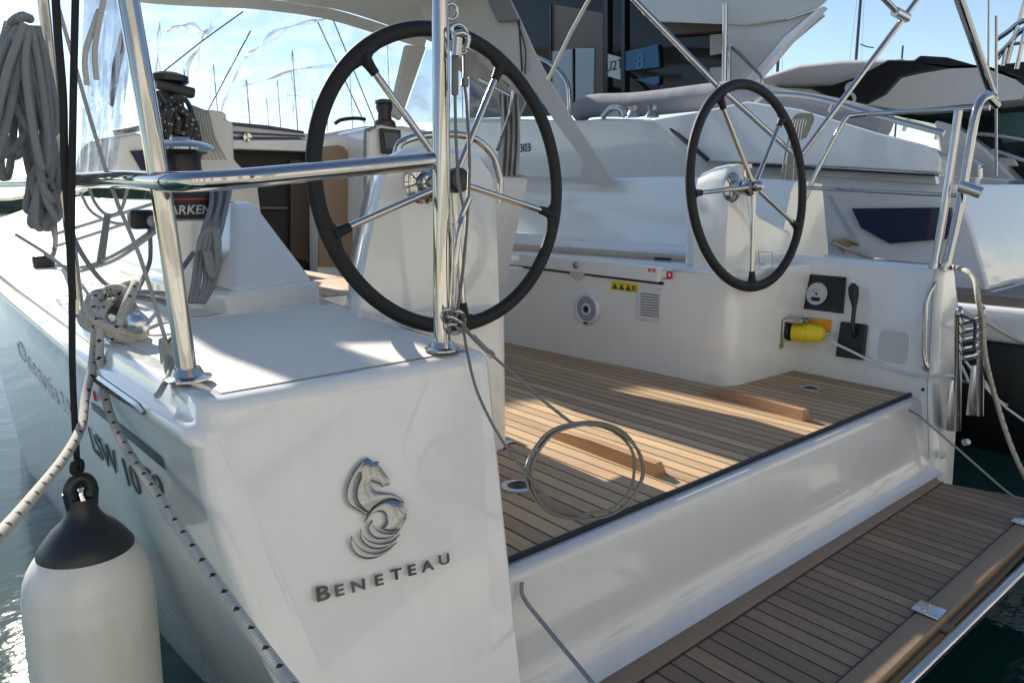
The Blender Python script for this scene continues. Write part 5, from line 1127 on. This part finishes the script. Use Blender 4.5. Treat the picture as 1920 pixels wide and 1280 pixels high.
far = [(548, 95, 60, 'tallest of the faint far masts seen through the middle of the sprayhood window'), (462, 150, 55, 'faint far mast just right of the bright part of the window'), (520, 150, 75, 'thin far mast between two others behind the sprayhood window'), (725, 60, 70, 'faint far mast beyond the spokes of the port wheel'), (610, 165, 80, 'short faint far mast right beside the left rim of the port wheel'), (345, 130, 65, 'faint far mast above the port winch'), (865, 105, 60, 'faint far mast in the tinted side window of the sprayhood'), (400, 120, 70, 'faint far mast above the beige clutch pod'), (585, 185, 95, 'lowest far mast left of the port wheel rim'), (655, 120, 85, 'faint far mast inside the port wheel between rim and upper left spoke'), (500, 185, 100, 'small far mast over the navy stripes of the sliding hatch'), (1395, 40, 90, 'faint far mast beside the flybridge support')]
for px, py, y, lb in far:
    t = thing('yacht_mast', lb, 'mast', 'faint masts of the far marina'); a = P(px, py, y=y)
    mb = MB(); mb.tube([V((a.x, a.y, -.5)), a], .055, 8); build('mast_tube', mb, FAINT, t)
    for f_ in (.45, .72):
        mb = MB(); c_ = V((a.x, a.y, a.z*f_)); mb.tube([c_+V((-.7, 0, .0)), c_+V((0, 0, .1)), c_+V((.7, 0, .0))], .018, 5); build('spreader', mb, FAINT, t)
    mb = MB()
    for sg in (-1, 1): mb.tube([a, V((a.x+sg*.7, a.y, a.z*.72)), V((a.x+sg*1.0, a.y, 0))], .010, 4)
    mb.tube([a, V((a.x-4.5, a.y, 0))], .010, 4); build('rigging', mb, FAINT, t)
    mb = MB(); mb.lathe([(.16, 0), (.2, .6), (.14, 2.0), (.05, 3.2)], V((a.x-2.4, a.y, 1.8)), (.8, 0, .05), 10); build('furled_sail', mb, mat('sail_cover', (.12, .16, .28), .8), t)
# ================================================================== setting
def plane(name, x0, x1, y0, y1, z, m, kind='structure', n=1):
    mb = MB(); mb.grid([[V((lerp(x0, x1, i/n), lerp(y0, y1, j/n), z)) for i in range(n+1)] for j in range(n+1)]); return build(name, mb, m, kind=kind)
WAT = mat('sea_water', (.008, .038, .031), .03, spec=.5); _g = N(WAT); WAT.node_tree.nodes['Principled BSDF'].inputs['IOR'].default_value = 1.33
_o = _g.obj(); _n1 = _g.n('TexNoise', i_Vector=_g.obj((1, .6, 1)), i_Scale=1.3, i_Detail=3, i_Distortion=.8); _n2 = _g.noise(_g.obj((1, 1.4, 1)), 11, 3)
_g.bump(_g.math('ADD', _n1.outputs[0], _g.math('MULTIPLY', _n2, .12)), .20, .08)
plane('water', -600, 900, -200, 1500, -.6, WAT)
CON = mat('quay_concrete', (.42, .40, .37), .85); _g = N(CON); _g.link(_g.ramp(_g.noise(_g.obj(), 6, 8, .7), [(.3, (.46, .445, .41)), (.7, (.60, .58, .54))]), 'Base Color'); _g.bump(_g.noise(_g.obj(), 40, 5), .4, .01)
mb = MB(); mb.box((-40, -5.5, -1.5), (60, -.12, -.42)); build('quay', mb, CON, kind='structure')
mb = MB(); mb.box((-60, -60, -1.2), (90, -11, .2)); build('promenade', mb, CON, kind='structure')
SHORE = mat('shore_green', (.05, .075, .04), .9); _g = N(SHORE); _g.link(_g.ramp(_g.noise(_g.obj(), .35, 8, .7), [(.35, (.03, .05, .028)), (.7, (.10, .12, .07))]), 'Base Color')
mb = MB(); g = random.Random(31); rows = [[], [], []]
for k in range(120):
    a = lerp(-1.2, 1.5, k/119); d = 170; h = 5+3.5*math.sin(k*.31)+g.uniform(-1, 1.4)
    rows[0].append(V((d*math.sin(a), d*math.cos(a), -1))); rows[1].append(V((d*1.01*math.sin(a), d*1.01*math.cos(a), h*.7))); rows[2].append(V((d*1.06*math.sin(a), d*1.06*math.cos(a), h)))
mb.grid(rows); build('far_shore', mb, SHORE, kind='structure')

BLD = mat('facade_render', (.36, .30, .24), .85); _g = N(BLD); _g.link(_g.ramp(_g.noise(_g.obj(), 1.2, 6, .6), [(.3, (.40, .39, .365)), (.7, (.52, .505, .47))]), 'Base Color')
for i, (x0, x1, h) in enumerate(((-42, -16, 8.5), (-15, 8, 11), (9, 30, 7.5), (31, 62, 10))):  # added out of view for reflections and warm bounce on the stern
    b_ = thing('bounce_building', ('unseen two-storey tan building added behind the camera, far left', 'unseen tall tan building added behind the quay to bounce light', 'lowest of the unseen tan buildings added to bounce light', 'unseen long tan building added at the right end of the promenade')[i], 'building')
    mb = MB(); mb.box((x0, -30, .1), (x1, -15, h)); build('wall', mb, BLD, b_)
    mb = MB(); mb.box((x0-.4, -30.4, h), (x1+.4, -14.6, h+.4)); build('roof', mb, mat('roof_tile', (.25, .12, .08), .8), b_)
    for k in range(int((x1-x0)/3.2)):
        for z in (1.2, 4.4) if h < 9 else (1.2, 4.4, 7.4):
            mb = MB(); mb.box((x0+1.2+k*3.2, -15.0, z), (x0+2.2+k*3.2, -14.9, z+1.6)); build('window', mb, GL, b_)

g = random.Random(15)
for k, (lb, pts) in enumerate((('pale slack line looping from the steel backstay tube towards the white winch pod', ((150, 360), (175, 400), (230, 420), (290, 398), (322, 372))), ('pale line hanging in a low bight under the steel side rail', ((165, 345), (178, 380), (200, 402), (226, 395), (240, 350))), ('thin grey line running along the outer edge of the side deck', ((30, 440), (90, 478), (140, 520), (170, 556), (196, 580))))):
    rp('slack_line', [P(a, b, y=2.9-.25*k*(i/len(pts))) for i, (a, b) in enumerate(pts)], .0055, ROPE_LG, lb, 'rope')
